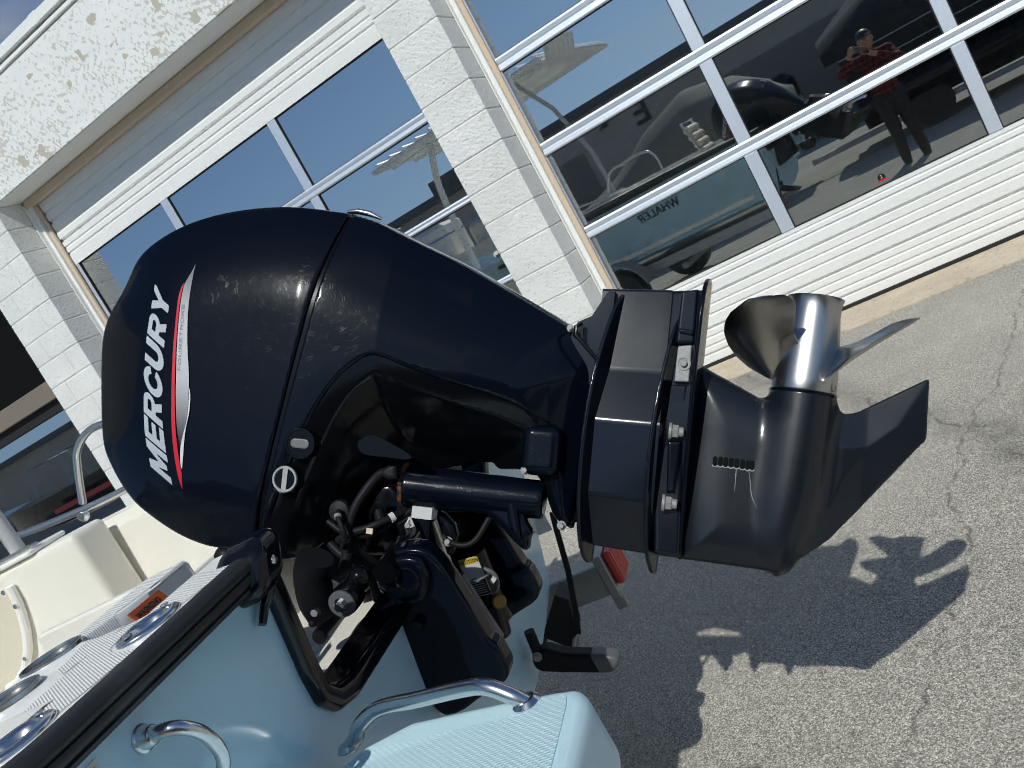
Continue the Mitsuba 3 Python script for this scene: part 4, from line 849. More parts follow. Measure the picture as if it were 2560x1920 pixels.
# cockpit: liner, sole, side decks, motor well
def liner():
    m = []
    for sg in (-1, 1):
        # side deck and inner wall
        v = A([(sg * .965, f, ZD + .04 * min(1, f / 1.5)) for f in (.1, 1, 2, 3, 4)] + [(sg * .80, f, ZD + .045 * min(1, f / 1.5)) for f in (.1, 1, 2, 3, 4)] + [(sg * .775, f, ZD) for f in (.1, 1, 2, 3, 4)] + [(sg * .74, f, .76) for f in (.1, 1, 2, 3, 4)])
        F_ = []
        for r in range(3):
            for c_ in range(4): a = r * 5 + c_; F_ += [(a, a + 1, a + 6), (a, a + 6, a + 5)]
        m.append(trimesh.Trimesh(v, A(F_), process=False))
    return m
for q in liner(): put('side_deck', xf(q, B), 'gel_cream', boat, smooth=25)
bp('cockpit_sole', box(-.78, .78, .3, 4.2, .70, .76), 'gel_cream', smooth=False)
bp('stern_bulkhead', box(-.78, .78, .385, .41, .76, 1.24), 'gel_cream', smooth=False)
bp('well_floor', hull([(s, f, z + dz) for s in (-.444, .444) for f, z in ((.10, .985), (.57, 1.10)) for dz in (-.03, 0)]), 'gel_cream', smooth=False)
bp('well_front', cbox(-.44, .44, .565, .59, .95, 1.22, .004), 'gel_cream', smooth=False)
for sg in (-1, 1): bp('well_side', cbox(*sorted((sg * .446, sg * .475)), .11, .248, .95, 1.20, .004), 'gel_cream', smooth=False)
for sg in (-1, 1): bp('well_front', cbox(*sorted((sg * .335, sg * .46)), .2495, .2755, ZD - .206, ZD - .003, .004), 'gel_cream', smooth=False)
for sg in (-1, 1): bp('well_cheek', cbox(*sorted((sg * .3365, sg * .36)), .2758, .58, .95, ZD - .004, .004), 'gel_cream', smooth=False)
bp('well_sill', cbox(-.44, .44, .098, .118, .985, 1.035, .003), 'grey_metal', smooth=False)
seat = numbered(f'{boat}__seat_base')
C0 = [(0.6, 1.3808, 1.372), (0.6, 1.3507, 1.1337)]
fE, zE = C0[0][1], C0[0][2]
SB = nets(lambda u, v, w: rbox(u, v, w, (0, 0, 0), (.075, .50, .32), .022), [-.09, -.52, -.34], [.09, .52, .34], .009)
scene[seat] = mikit.ply(fixw(xf(SB, lambda q: B(q + A([.675, fE + .50, zE - .32])))), 'gel_cream', smooth=True); tag(seat, 'cream moulded seat base with rounded corners')
LD = [(0.585, 1.6904, 1.3518), (0.585, 1.523, 1.3613), (0.585, 1.5294, 1.3701), (0.585, 1.6816, 1.3622)]
put('lid', fixw(xf(cbox(-.085, .075, -.40, .43, 0, .016, .005), lambda q: B(q + A([.675, fE + .56, zE + .002])))), 'gel_white', seat, smooth=False)
put('hinge', fixw(xf(cbox(-.02, .012, -.40, .02, 0, .012, .003), lambda q: B(q + A([.63, fE + .56, zE + .020])))), 'chrome', seat, smooth=False)
ARCH = [(0.585, 1.6731, 1.3218), (0.585, 1.6775, 1.2782), (0.585, 1.6908, 1.2321), (0.585, 1.714, 1.1782), (0.585, 1.7506, 1.123), (0.585, 1.8035, 1.0732), (0.585, 1.8615, 1.0421), (0.585, 1.9098, 1.0367)]
bp('hatch_frame', tube(A(ARCH), .014, 10), 'gel_white')
bp('hatch_panel', extrude(Polygon([(p[1], p[2]) for p in ARCH] + [(ARCH[-1][1] + .6, ARCH[-1][2]), (ARCH[0][1] + .6, ARCH[0][2])]), lambda q: np.stack([.598 - q[:, 2], q[:, 0], q[:, 1]], 1), .0, .012), 'vinyl_cream', smooth=False)
for q in [(0.57, 1.6803, 1.261), (0.57, 1.7676, 1.1018), (0.57, 1.6891, 1.3146)]: put('hatch_screw', lathe([(.008, 0), (.0075, .002), (.0005, .003)], B(A(q)), -ES, 12), 'chrome', boat)
lb = [(0.66, 1.6456, 1.3622)][0]
lg = put('top_leg', tube(B(A([(.66, lb[1], lb[2]), (.655, lb[1] + .02, 1.9), (.64, lb[1] + .2, 2.5), (.6, lb[1] + .5, 2.96)])), .024, 20), 'grey_leg', boat, smooth=40)
put('base_plate', fixw(xf(cbox(-.045, .05, -.06, .06, 0, .012, .003), lambda q: B(q + A([.66, lb[1], lb[2] - .006])))), 'grey_metal', lg, smooth=False)
for s, f in ((-.60, 3.15), (.62, 3.15), (-.60, 3.65), (.62, 3.65)):
    put('top_leg', tube(B(spline(A([(s, f + .1, .76), (s * .98, f + .06, 1.9), (s * .97, f, 2.5), (s * .95, f - .16, 2.94)]), 20)), .040, 14), 'trim_white', boat, smooth=40)
bp('hard_top', nets(lambda u, v, w: rbox(u, v, w + .03 * u * u, (0, 0, 0), (.98, 1.30, .03), .025), [-1.03, -1.36, -.1], [1.03, 1.36, .05], .02), 'gel_white', fn=lambda q: B(q + A([0, 2.88, 2.99])), smooth=True)
for k in range(12): bp('top_strut', tube(A([(-.94, 1.65 + .22 * k, 3.02), (0, 1.65 + .22 * k, 3.045), (.94, 1.65 + .22 * k, 3.02)]), .016, 6), 'trim_white')
for s in (-.5, 0, .5): bp('top_strut', tube(A([(s, 2.0, 2.95), (s, 4.2, 2.95)]), .02, 8), 'trim_white')
for k in range(6): bp('rod_tube', tube(A([(.20 + .13 * k, 1.56, 2.86), (.20 + .13 * k, 1.46, 3.13)]), .028, 12), 'gel_cream')
bp('rod_tube_bar', tube(A([(.1, 1.58, 2.93), (.95, 1.58, 2.93)]), .018, 8), 'trim_white')
# starboard gunwale rail: low rail and a hoop
RL = [(0.93, 1.9697, 1.4433), (0.93, 1.8009, 1.424), (0.93, 1.6118, 1.4083), (0.93, 1.4962, 1.4019), (0.93, 1.4071, 1.4008)]
put('gunwale_rail', tube(B(spline(A(RL), 40)), .0125, 16), 'chrome', boat, smooth=40)
put('rail_foot', lathe([(.024, -.004), (.024, .004), (.014, .012)], B(A([(0.93, 1.6244, 1.3922)][0])), -ES, 24), 'chrome', boat)
HP = [(0.93, 1.5987, 1.4264), (0.93, 1.576, 1.4687), (0.93, 1.5375, 1.5362), (0.93, 1.5018, 1.5852), (0.93, 1.449, 1.6162), (0.93, 1.3964, 1.6259), (0.93, 1.336, 1.6178), (0.93, 1.2815, 1.6101)]
put('rail_hoop', tube(B(spline(A(HP), 60)), .0125, 16), 'chrome', boat, smooth=40)
PT = [(.93, .95, 1.34), (.93, .95, 1.50), (.93, 1.0, 1.60), (.93, 1.15, 1.635), (.93, 1.34, 1.62)]
put('rail_hoop', tube(B(spline(A(PT), 40)), .0125, 16), 'chrome', boat, smooth=40)
# reclining aft seat back with rollers, seen only in the panes
sk = numbered(f'{boat}__seat_back')
scene[sk] = mikit.ply(cat(*[xf(tube(A([(.30, .60 + .02 * k, 1.34 + .085 * k), (.62, .60 + .02 * k, 1.34 + .085 * k)]), .04, 14), B) for k in range(4)]), 'vinyl_cream', smooth=40)
put('frame', tube(B(A([(.28, .58, .80), (.28, .60, 1.3), (.28, .68, 1.68), (.64, .68, 1.68), (.64, .60, 1.3), (.64, .58, .8)])), .014, 10), 'chrome', sk)
# stern eye (U bolt) and capacity label on the transom
UB = A([(-.775, 1.232, 0.), (-.775, 1.232, .028), (-.768, 1.225, .046), (-.755, 1.205, .058), (-.742, 1.175, .058), (-.735, 1.15, .046), (-.733, 1.14, .02), (-.733, 1.14, 0)])
ub = put('stern_eye', tube(BTm(spline(UB, 50)), .0078, 16), 'chrome', boat, smooth=40)
for q in ((-.775, 1.232), (-.733, 1.14)): put('eye_washer', lathe([(.0155, 0), (.0155, .003), (.013, .005), (.011, .016), (.009, .018)], BTm(A([*q, 0.])), -EF, 24), 'chrome', ub, smooth=35)
CL = [(-0.8359, 0.0355, 1.2557), (-0.8358, 0.0377, 1.245)]
CL = [(CL[0][0] - .10, 0, CL[0][2]), CL[0], (CL[0][0], 0, CL[0][2] - .05), (CL[0][0] - .10, 0, CL[0][2] - .05)]
lk = put('sticker', extrude(Polygon([(p[0], p[2]) for p in CL]), BTm, .0004, .0010), 'label_white', boat, smooth=False, label='white and red sticker at the lower left of the transom')
put('sticker_band', extrude(Polygon([(p[0], p[2]) for p in CL]).buffer(-.006), BTm, .0011, .0014), 'decal_red', lk, smooth=False)

# hull name on the starboard side, seen mirrored in the door
tw = meshkit.text_mesh('WHALER', .085, .002, True)
def side_pt(f, z): 
    h = section(f); return np.interp(z, h[2:, 1], h[2:, 0])
def onhull(q): 
    f, z = 1.35 - q[:, 0], 1.00 + q[:, 1]
    return B(np.stack([np.interp(z, section(.5)[2:, 1], section(.5)[2:, 0]) + .002 + q[:, 2], f + tf(1.1), z], 1))
put('hull_lettering', fixw(xf(tw, lambda q: onhull(q * A([-1, 1, 1]) + A([.45, 0, 0])))), 'label_black', boat, smooth=False)

# ---------------------------------------------------------------- swim platform on the port quarter
plat = numbered(f'{boat}__swim_platform')
PP = A([(-.446, .10), (-.535, -.315), (-.56, -.334), (-.60, -.338), (-1.02, -.338), (-1.06, -.30), (-1.06, .10)])
dP = Poly2(soften(PP, it=2), pad=.03, res=.004)
scene[plat] = mikit.ply(fixw(xf(nets(lambda u, v, w: slab(dP(u, v) + .22 * np.clip(.97 - w, 0, 1) * 0 - .0, w, .945, .055, .022), [-1.08, -.36, .87], [-.42, .12, 1.02], .005), B)), 'gel_blue', smooth=True); tag(plat, 'pale blue swim platform with ribbed top')
NP_ = Polygon(soften(PP, it=2)).buffer(-.022).intersection(Polygon([(p[0], p[1]) for p in [(-0.5137, 0.0555, 1), (-0.5463, -0.1118, 1), (-0.5738, -0.2574, 1), (-0.5636, -0.2686, 1), (-0.5401, -0.2719, 1), (-0.5371, -0.2845, 1), (-0.5437, -0.312, 1), (-0.5537, -0.3276, 1), (-0.5704, -0.3355, 1), (-0.6132, -0.3383, 1), (-0.6983, -0.3299, 1)]] + [(-1.02, -.30), (-1.02, .05), (-.52, .05)]).buffer(0)).buffer(-.008).buffer(.008)
put('tread_panel', extrude(NP_, B, 1.0002, 1.0016), 'nonskid_blue', plat, smooth=False)
GB = [(-.497, .046, 1.000)] + [(-0.5, 0.0252, 1.0136), (-0.5, 0.0104, 1.0265), (-0.5, -0.0291, 1.039)] + [(-0.515, -0.099, 1.0389)] + [(-0.53, -0.1762, 1.0375)] + [(-0.54, -0.2099, 1.0342)] + [(-0.547, -0.2363, 1.0174)] + [(-.549, -.252, 1.000)]
gr = put('grab_rail', tube(B(spline(A(GB), 90)), .0108, 24), 'chrome', plat, smooth=40)
for q in (GB[0], GB[-1]): put('rail_foot', lathe([(.0185, 0), (.0185, .002), (.0135, .007)], B(A([q[0], q[1], 1.0003])), A([0, 0, 1]), 28), 'chrome', gr, smooth=40)

# ---------------------------------------------------------------- clamp brackets, trim ram, steering link (bolted to the transom, part of the engine)
CLP = [(p[1], p[2]) for p in [(-0.165, 0.0675, 1.1359), (-0.165, 0.0299, 1.1388), (-0.165, 0.0006, 1.1334), (-0.165, -0.0268, 1.1175), (-0.165, -0.0356, 1.0949), (-0.165, -0.0401, 1.0569), (-0.165, -0.0416, 1.0056), (-0.165, -0.0425, 0.9525), (-0.165, -0.0436, 0.9215), (-0.165, -0.0519, 0.9085), (-0.165, -0.0517, 0.8794), (-0.165, -0.0486, 0.8572), (-0.165, -0.0284, 0.8394), (-0.165, 0.0277, 0.8311), (-0.165, 0.0761, 0.8157), (-0.165, 0.1193, 0.8216), (-0.165, 0.118, 0.8856), (-0.165, 0.096, 1.0102), (-0.165, 0.0788, 1.057), (-0.165, 0.0935, 1.0793), (-0.165, 0.086, 1.1101)]]
def clamp(s0, s1, name, inner):
    P = soften(A(CLP), it=1); d = Poly2(P, pad=.02, res=.003, soft=.003); lo_, hi_ = P.min(0) - .006, P.max(0) + .006
    def f(u, v, w):
        q = slab(d(u, v), w, (s0 + s1) / 2, (s1 - s0) / 2, .009)
        boss = cyl(u, v, w, (P[:, 0].mean() + .045, .0, 0), (1, 1, 1), .001) * 0 + 9
        return q
    m = nets(f, [*lo_, min(s0, s1) - .006], [*hi_, max(s0, s1) + .006], .004)
    key = put(name, fixw(xf(m, lambda q: B(np.stack([q[:, 2], q[:, 0], q[:, 1]], 1)))), 'engine_satin' if False else 'engine_gloss', motor, smooth=True)
    return key
cl1 = clamp(-.165, -.118, 'clamp_bracket', 1); cl2 = clamp(.118, .165, 'clamp_bracket', 1)
# raised web on the port clamp
WEB = [(p[1], p[2]) for p in [(-0.17, 0.0751, 1.1147), (-0.17, 0.0417, 1.1323), (-0.17, 0.0049, 1.1285), (-0.17, -0.0223, 1.1096), (-0.17, -0.0148, 1.0704), (-0.17, 0.0143, 1.0381), (-0.17, 0.0417, 1.0414), (-0.17, 0.0588, 1.0565), (-0.17, 0.0683, 1.0734), (-0.17, 0.0783, 1.0936)]]
dW = Poly2(soften(A(WEB), it=2), pad=.02, res=.003); wl_, wh_ = A(WEB).min(0), A(WEB).max(0)
put('clamp_web', fixw(xf(nets(lambda u, v, w: slab(dW(u, v), w, -.17, .014, .012), [*(wl_ - .01), -.19], [*(wh_ + .01), -.15], .003), lambda q: B(np.stack([q[:, 2], q[:, 0], q[:, 1]], 1)))), 'engine_gloss', cl1, smooth=True)
c0 = [(-0.18, 0.0221, 1.0884)][0]; put('clamp_recess', lathe([(.024, -.01), (.024, .005), (.021, .008), (.016, .006), (.014, -.002), (.001, -.002)], B(A([-.178, c0[1], c0[2]])), -ES, 36), 'engine_dark', cl1, smooth=40)
c1_ = [(-0.166, 0.0553, 1.0025)][0]; put('clamp_stud', lathe([(.012, -.005), (.012, .012), (.010, .015), (.001, .015)], B(A([-.165, c1_[1], c1_[2]])), -ES, 20), 'engine_dark', cl1, smooth=40)
# tilt axle between the clamps and the swivel
ax0 = [(-0.165, 0.0415, 1.12)][0]
put('tilt_tube', tube(B(A([(-.20, ax0[1], ax0[2]), (.20, ax0[1], ax0[2])])), .021, 24), 'engine_dark', motor, smooth=40)
# trim ram and reservoir between the clamps
R0, R1_ = [(-0.02, 0.008, 1.1216)][0], [(-0.02, 0.0322, 1.0008)][0]; R2 = [(-0.02, 0.0253, 0.858)][0]
put('trim_rod', tube(B(A([R0, R1_])), .0095, 18), 'steel_brushed', motor, smooth=40)
put('trim_cylinder', tube(B(A([R1_, R2])), .024, 24), 'grey_metal', motor, smooth=40)
S0, S1 = [(0.06, 0.0183, 1.0116)][0], [(0.06, 0.0401, 0.8611)][0]
rv = put('fluid_reservoir', tube(B(A([S0, S1])), .036, 28), 'engine_dark', motor, smooth=40)
def label_on(c, w, h, tilt, bsdf, name, parent, s, lift=0):
    # small plate facing the camera side, long side along the ram
    a = A([0, math.sin(tilt), math.cos(tilt)]); b = A([0, math.cos(tilt), -math.sin(tilt)])
    def fn(q): return B(A(c) + q[:, :1] * b + q[:, 1:2] * a + q[:, 2:] * A([-1, 0, 0]) + A([-lift, 0, 0]))
    return put(name, fixw(xf(cbox(-w / 2, w / 2, -h / 2, h / 2, 0, .001, .0004), fn)), bsdf, parent, smooth=False), fn
LC = [(0.02, 0.0108, 0.9745)][0]; TL = math.atan2(S0[1] - S1[1], S0[2] - S1[2])
pl, _ = label_on(LC, .040, .082, TL, 'label_white', 'caution_label', rv, .02)
_, _f = label_on(LC, .038, .044, TL, 'label_black', 'label_text_panel', pl, .02)
def sub(dy, w, h, bsdf, nm, lift):
    a = A([0, math.sin(TL), math.cos(TL)]); c_ = A(LC) + a * dy
    return label_on(c_, w, h, TL, bsdf, nm, rv, .02, lift)
del scene[[k for k in scene if k.endswith('label_text_panel')][-1]]
sub(-.021, .037, .037, 'label_black', 'caution_label', .0006)
sub(.034, .038, .012, 'yellow_label', 'caution_label', .0006)
for k in range(7): sub(-.007 - .0045 * k, .030, .0014, 'label_white', 'label_line', .0012)
tc = meshkit.text_mesh('CAUTION', .006, .0005, True); tc.apply_translation((-tc.vertices[:, 0].max() / 2, -.003, 0))
a_ = A([0, math.sin(TL), math.cos(TL)]); b_ = -A([0, math.cos(TL), -math.sin(TL)])
put('lettering', fixw(xf(tc, lambda q: B(A(LC) + a_ * .034 + q[:, :1] * b_ + q[:, 1:2] * a_ + A([-1, 0, 0]) * (q[:, 2:] + .0013)))), 'label_black', rv, smooth=False)
put('hose_clamp', tube(B(A(LC) + A([[.0, .030, .004], [-.014, .012, .0], [-.016, -.006, -.003], [0, -.030, -.004]])), .0035, 8), 'chrome', rv)
BC = [(0.02, -0.0071, 0.911)][0]; put('filler_cap', lathe([(.014, -.01), (.014, .004), (.012, .006), (.001, .006)], B(A(BC)), -ES * .8 - EF * .5, 24), 'brass', motor, smooth=40)
put('pump_motor', tube(B(A([[(0.04, 0.0259, 0.9104)][0], [(0.04, 0.0436, 0.8405)][0]])), .030, 20), 'engine_dark', motor, smooth=40)
put('pump_wire', tube(B(spline(A([(-0, -0.0234, 0.9904), (-0, -0.0358, 0.9743), (-0, -0.0346, 0.9558), (0, -0.0236, 0.9413), (-0, -0.0112, 0.941)]), 30)), .0045, 8), 'grey_metal', motor)
put('wire_plug', tube(B(A([(-0.01, -0.0317, 0.9695), (-0.01, -0.0357, 0.9624)]), ), .007, 8), 'label_white', motor)
put('dark_casting', fixw(xf(box(-.117, .117, -.02, .11, .66, 1.02), lambda q: B(np.stack([q[:, 0], q[:, 1] + .015 + .2 * (1.0 - q[:, 2]), q[:, 2]], 1)))), 'engine_dark', motor, smooth=False) if False else None
# steering link at the tilt tube's port end
L0, L1, L2, L3 = [(-0.2, 0.1259, 1.108)][0], [(-0.2, 0.2159, 1.0629)][0], [(-0.2, 0.0854, 1.1311)][0], [(-0.22, 0.1797, 1.1137)][0]
def bsdf3(name, f, lo_, hi_, h, bsdf, parent=motor): return put(name, fixw(xf(nets(f, lo_, hi_, h), B)), bsdf, parent, smooth=True)
def pad(*ps, r=.05): q = A(ps); return (q.min(0) - r).tolist(), (q.max(0) + r).tolist()
lo_, hi_ = pad(L0, L1, L2)
bsdf3('steering_arm', lambda u, v, w: smin(smin(capsule(u, v, w, L0, L1, .019, .014), cyl(u, v, w, (L0[0] - .022, L0[1], L0[2]), (L0[0] + .02, L0[1], L0[2]), .026, .005), .01), capsule(u, v, w, L0, L2, .018, .020), .01), lo_, hi_, .0035, 'engine_dark')
put('link_washer', lathe([(.024, 0), (.024, .004), (.021, .005), (.0125, .0055), (.0125, .002), (.0005, .002)], B(A([L0[0] - .0235, L0[1], L0[2]])), -ES, 32), 'grey_metal', motor, smooth=35)
put('link_nut', hexbolt(B(A([L0[0] - .022, L0[1], L0[2]])), -ES, .0085, .020), 'chrome', motor)
put('link_end', lathe([(.014, -.03), (.014, .004), (.012, .006), (.0006, .006)], B(A(L3)), -ES, 24), 'engine_dark', motor, smooth=35)
put('link_nut', hexbolt(B(A([L3[0] - .005, L3[1], L3[2]])), -ES, .007, .007), 'bolt_grey', motor)
put('link_end', lathe([(.012, -.03), (.012, .008), (.010, .012), (.0006, .012)], B(A([(-0.21, 0.2053, 1.0651)][0])), -ES, 20), 'black_plastic', motor, smooth=35)
put('link_end', lathe([(.006, -.03), (.006, .012), (.0006, .014)], B(A([(-0.22, 0.1947, 1.0984)][0])), -ES, 16), 'black_plastic', motor, smooth=35)
# corrugated rigging hose from the tray into the well
HS = spline(A([(-0.2, 0.1403, 1.1942), (-0.2, 0.1619, 1.1728), (-0.2, 0.176, 1.1455), (-0.2, 0.1837, 1.12), (-0.2, 0.1824, 1.0906)]), 160)
put('rigging_hose', tube(B(HS), .030 + .0022 * np.sin(np.arange(160) * 2 * np.pi / 4), 24), 'black_plastic', motor, smooth=25)
HS2 = spline(A([(-0.12, 0.353, 1.2451), (-0.12, 0.3604, 1.2508), (-0.12, 0.369, 1.2468)]), 20)
put('cable_boot', tube(B(HS2), .018, 14), 'black_plastic', motor)
# transducer on its bracket at the foot of the transom
td = thing('transducer', 'black transducer with grey nose on a bracket under the transom', 'transducer')
TDP = [(0.35, 0.124, 0.6373), (0.35, 0.1043, 0.6384), (0.35, 0.0791, 0.615), (0.35, 0.0535, 0.6005), (0.35, -0.0214, 0.5708), (0.35, -0.0421, 0.556), (0.35, -0.0414, 0.5432), (0.35, -0.0235, 0.5283), (0.35, -0.0048, 0.5237), (0.35, 0.0423, 0.5439), (0.35, 0.1355, 0.5816), (0.35, 0.1536, 0.5954), (0.35, 0.1519, 0.6216), (0.35, 0.1365, 0.6379)]
P_td = soften(A([(p[1], p[2]) for p in TDP]), it=2); dT = Poly2(P_td, pad=.02, res=.002); l_, h_ = P_td.min(0) - .006, P_td.max(0) + .006
fT = lambda u, v, w: slab(dT(u, v), w, .35, .022, .010)
fx = [(0.35, 0.0153, 0.5633)][0][1]
for nm, g, bs_ in (('housing', lambda u, v, w: np.maximum(fT(u, v, w), fx - u + .0006), 'black_plastic'), ('nose', lambda u, v, w: np.maximum(fT(u, v, w), u - fx), 'grey_metal')):
    put(nm, fixw(xf(nets(g, [*l_, .32], [*h_, .38], .003), lambda q: B(np.stack([q[:, 2], q[:, 0], q[:, 1]], 1)))), bs_, td, smooth=True)
put('bracket', tube(B(A([[(0.34, 0.1225, 0.6896)][0], [(0.34, 0.1305, 0.6332)][0], [(0.34, 0.1336, 0.6123)][0]])), .013, 8), 'black_plastic', td)
put('pivot_bolt', hexbolt(B(A([(0.325, 0.1299, 0.6298)][0])), -ES, .008, .012), 'bolt_grey', td)

# ================================================================ trailer, strap
tr = thing('boat_trailer', 'galvanised trailer with red lens under the boat', 'trailer')
put('frame_beam', fixw(xf(cbox(.86, .94, .085, 3.6, .468, .568, .004), B)), 'galvanised', tr, smooth=False)
put('frame_beam', fixw(xf(cbox(-.72, -.64, .28, 3.6, .40, .48, .004), B)), 'galvanised', tr, smooth=False)
put('light_bracket', fixw(xf(cbox(.845, .99, .055, .083, .455, .598, .003), B)), 'galvanised', tr, smooth=False)
put('bracket_ear', fixw(xf(cbox(.85, .862, .05, .085, .42, .47, .003), B)), 'galvanised', tr, smooth=False)
put('lens', fixw(xf(cbox(.862, .985, .030, .054, .487, .594, .006), B)), 'reflector_red', tr, smooth=False)
for k in range(6): put('lens_rib', fixw(xf(cbox(.866 + .02 * k, .872 + .02 * k, .0275, .0305, .49, .591, .001), B)), 'reflector_red', tr, smooth=False)
for f in (1.2, 2.6): put('cross_beam', fixw(xf(cbox(-.64, .86, f, f + .07, .36, .43, .004), B)), 'galvanised', tr, smooth=False)
BK = [(0.62, 0.1418, 0.6305), (0.62, 0.2326, 0.533), (0.62, 0.1776, 0.4719), (0.62, 0.1395, 0.5079), (0.62, 0.1144, 0.603)]
put('bunk', fixw(xf(extrude(Polygon([(p[1], p[2]) for p in BK]), lambda q: np.stack([q[:, 2], q[:, 0], q[:, 1]], 1), .625, .70), B)), 'tarp_black', tr, smooth=False)
put('bunk', fixw(xf(cbox(.60, .70, .24, 3.2, .50, .56, .005), B)), 'tarp_black', tr, smooth=False)
put('bunk', fixw(xf(cbox(-.52, -.40, .35, 3.2, .47, .53, .005), B)), 'tarp_black', tr, smooth=False)
for s in (-1.0, 1.12):
    c_ = B(A([s, 1.9, 0])); o_ = A([c_[0], c_[1], gz(c_[1]) + .30])
    w = put('wheel', lathe([(.19, -.09), (.285, -.09), (.30, -.07), (.302, 0), (.30, .07), (.285, .09), (.19, .09)], o_, ES, 40), 'rubber', tr, smooth=40)
    put('rim', lathe([(.19, -.07), (.16, -.04), (.06, -.03), (.05, -.08), (.002, -.08)], o_, ES, 32), 'galvanised', w, smooth=35)
    put('rim', lathe([(.19, .07), (.16, .04), (.06, .03), (.05, .08), (.002, .08)], o_, ES, 32), 'galvanised', w, smooth=35)
    t = np.linspace(.15, math.pi - .15, 24); s0 = s - .12; v = []
    for x in t: v.append([(s0, 1.9 + .37 * math.cos(x), o_[2] + .37 * math.sin(x)), (s0 + .24, 1.9 + .37 * math.cos(x), o_[2] + .37 * math.sin(x)), (s0 + .24, 1.9 + .38 * math.cos(x), o_[2] + .38 * math.sin(x)), (s0, 1.9 + .38 * math.cos(x), o_[2] + .38 * math.sin(x))])
    put('mudguard', fixw(xf(rings(A(v)), B)), 'galvanised', tr, smooth=30)
    put('axle_hub', tube(B(A([(min(s, s * .6), 1.9, .33), (max(s, s * .6), 1.9, .33)])), .03, 12), 'galvanised', tr)
put('draw_bar', fixw(xf(cbox(-.05, .07, 3.6, 6.2, .40, .48, .004), B)), 'galvanised', tr, smooth=False)
sp = thing('transom_strap', 'black tie down strap from the stern to the trailer with a hook', 'strap')
SPT = [(0.62, 0.0312, 0.8428), (0.62, 0.0444, 0.7945), (0.62, 0.0721, 0.681), (0.62, 0.1098, 0.5689), (0.62, 0.1351, 0.5061)]
v = []
for p in SPT: v.append([(p[0] - .002, p[1] - .007, p[2] - .003), (p[0] - .002, p[1] + .007, p[2] + .003), (p[0] + .002, p[1] + .007, p[2] + .003), (p[0] + .002, p[1] - .007, p[2] - .003)])
put('webbing', fixw(xf(rings(A(v)), B)), 'tarp_black', sp, smooth=False)
put('hook', tube(B(spline(A([(0.62, 0.1389, 0.5077), (0.62, 0.141, 0.4922), (0.62, 0.1536, 0.4767), (0.62, 0.1674, 0.4691), (0.62, 0.1654, 0.4814), (0.62, 0.1513, 0.5004)]), 40)), .0035, 8), 'galvanised', sp)

# ================================================================ the photographer, at the camera, seen in the panes
per = thing('person', 'person in red checked shirt, dark cap and trousers holding up a phone', 'person')
RG = A([0.80875, 0.33925, -0.48045])
phc = CAM - FWD * .012 - RG * .0 + DOWN * .008
def PHm(q): return phc + q[:, :1] * RG + q[:, 1:2] * DOWN + q[:, 2:] * FWD
ph = thing('phone', 'grey phone held sideways in both hands, reflected in the door', 'phone')
put('case', fixw(xf(nets(lambda u, v, w: rbox(u, v, w, (0, 0, 0), (.073, .036, .0042), .004), [-.08, -.04, -.008], [.08, .04, .008], .0025), PHm)), 'grey_metal', ph, smooth=True)
put('camera_bump', fixw(xf(lathe([(.013, 0), (.013, .001), (.011, .0016), (.0005, .0016)], (.045, -.014, .0042), (0, 0, 1), 24), PHm)), 'seal_black', ph)
put('camera_bump', fixw(xf(lathe([(.009, 0), (.009, .001), (.008, .0016), (.0005, .0016)], (.02, .014, .0042), (0, 0, 1), 24), PHm)), 'seal_black', ph)
g0 = gz(-.3)
J = dict(hip=(.10, -.40, .90), chest=(.10, -.38, 1.22), neck=(.09, -.36, 1.40), head=(.11, -.30, 1.555),
         shl=(-.09, -.37, 1.36), shr=(.28, -.37, 1.34), ell=(-.24, -.20, 1.33), elr=(.36, -.20, 1.20),
         kl=(.02, -.36, .48), kr=(.20, -.38, .48), al=(.0, -.40, .09), ar=(.22, -.42, .09))
hl = PHm(A([[-.088, .012, -.004]]))[0]; hr = PHm(A([[.088, .012, -.004]]))[0]
J['wl'] = hl + A([-.035, -.05, -.055]); J['wr'] = hr + A([.04, -.05, -.045])
def cap_(a, b, ra, rb): return lambda u, v, w: capsule(u, v, w, J[a] if isinstance(a, str) else a, J[b] if isinstance(b, str) else b, ra, rb)
def blend(fs, k):
    def f(u, v, w):
        d = fs[0](u, v, w)
        for g in fs[1:]: d = smin(d, g(u, v, w), k)
        return d
    return f
def pmesh(name, f, lo_, hi_, h, bsdf, parent, label=None): return put(name, nets(f, lo_, hi_, h), bsdf, parent, smooth=True, label=label)
head = lambda u, v, w: np.sqrt(((u - .11) / .078)**2 + ((v + .30) / .095)**2 + ((w - 1.555) / .112)**2) * .09 - .09
nose = cap_((.105, -.205, 1.57), (.10, -.195, 1.535), .012, .016)
ears = [cap_((.11 + s * .078, -.30, 1.57), (.11 + s * .08, -.305, 1.54), .012, .012) for s in (-1, 1)]
fingers = []
for sgn, hh, ww in ((-1, hl, J['wl']), (1, hr, J['wr'])):
    fingers.append(cap_(ww * .35 + hh * .65, hh, .024, .026))
    for k, L in enumerate((.058, .066, .062, .048)):
        a_ = PHm(A([[sgn * .094, -.030 + .019 * k + .012, -.010]]))[0]; b_ = PHm(A([[sgn * (.094 - .028), -.030 + .019 * k + .010, .012]]))[0]; c_ = PHm(A([[sgn * (.094 - L), -.030 + .019 * k + .008, .0125]]))[0]
        fingers += [cap_(a_, b_, .0085, .008), cap_(b_, c_, .008, .0068)]
    a_, b_, c_ = (PHm(A([q]))[0] for q in ((sgn * .098, .03, -.012), (sgn * .078, .040, -.014), (sgn * .052, .026, -.014)))
    fingers += [cap_(a_, b_, .0105, .009), cap_(b_, c_, .009, .0078)]
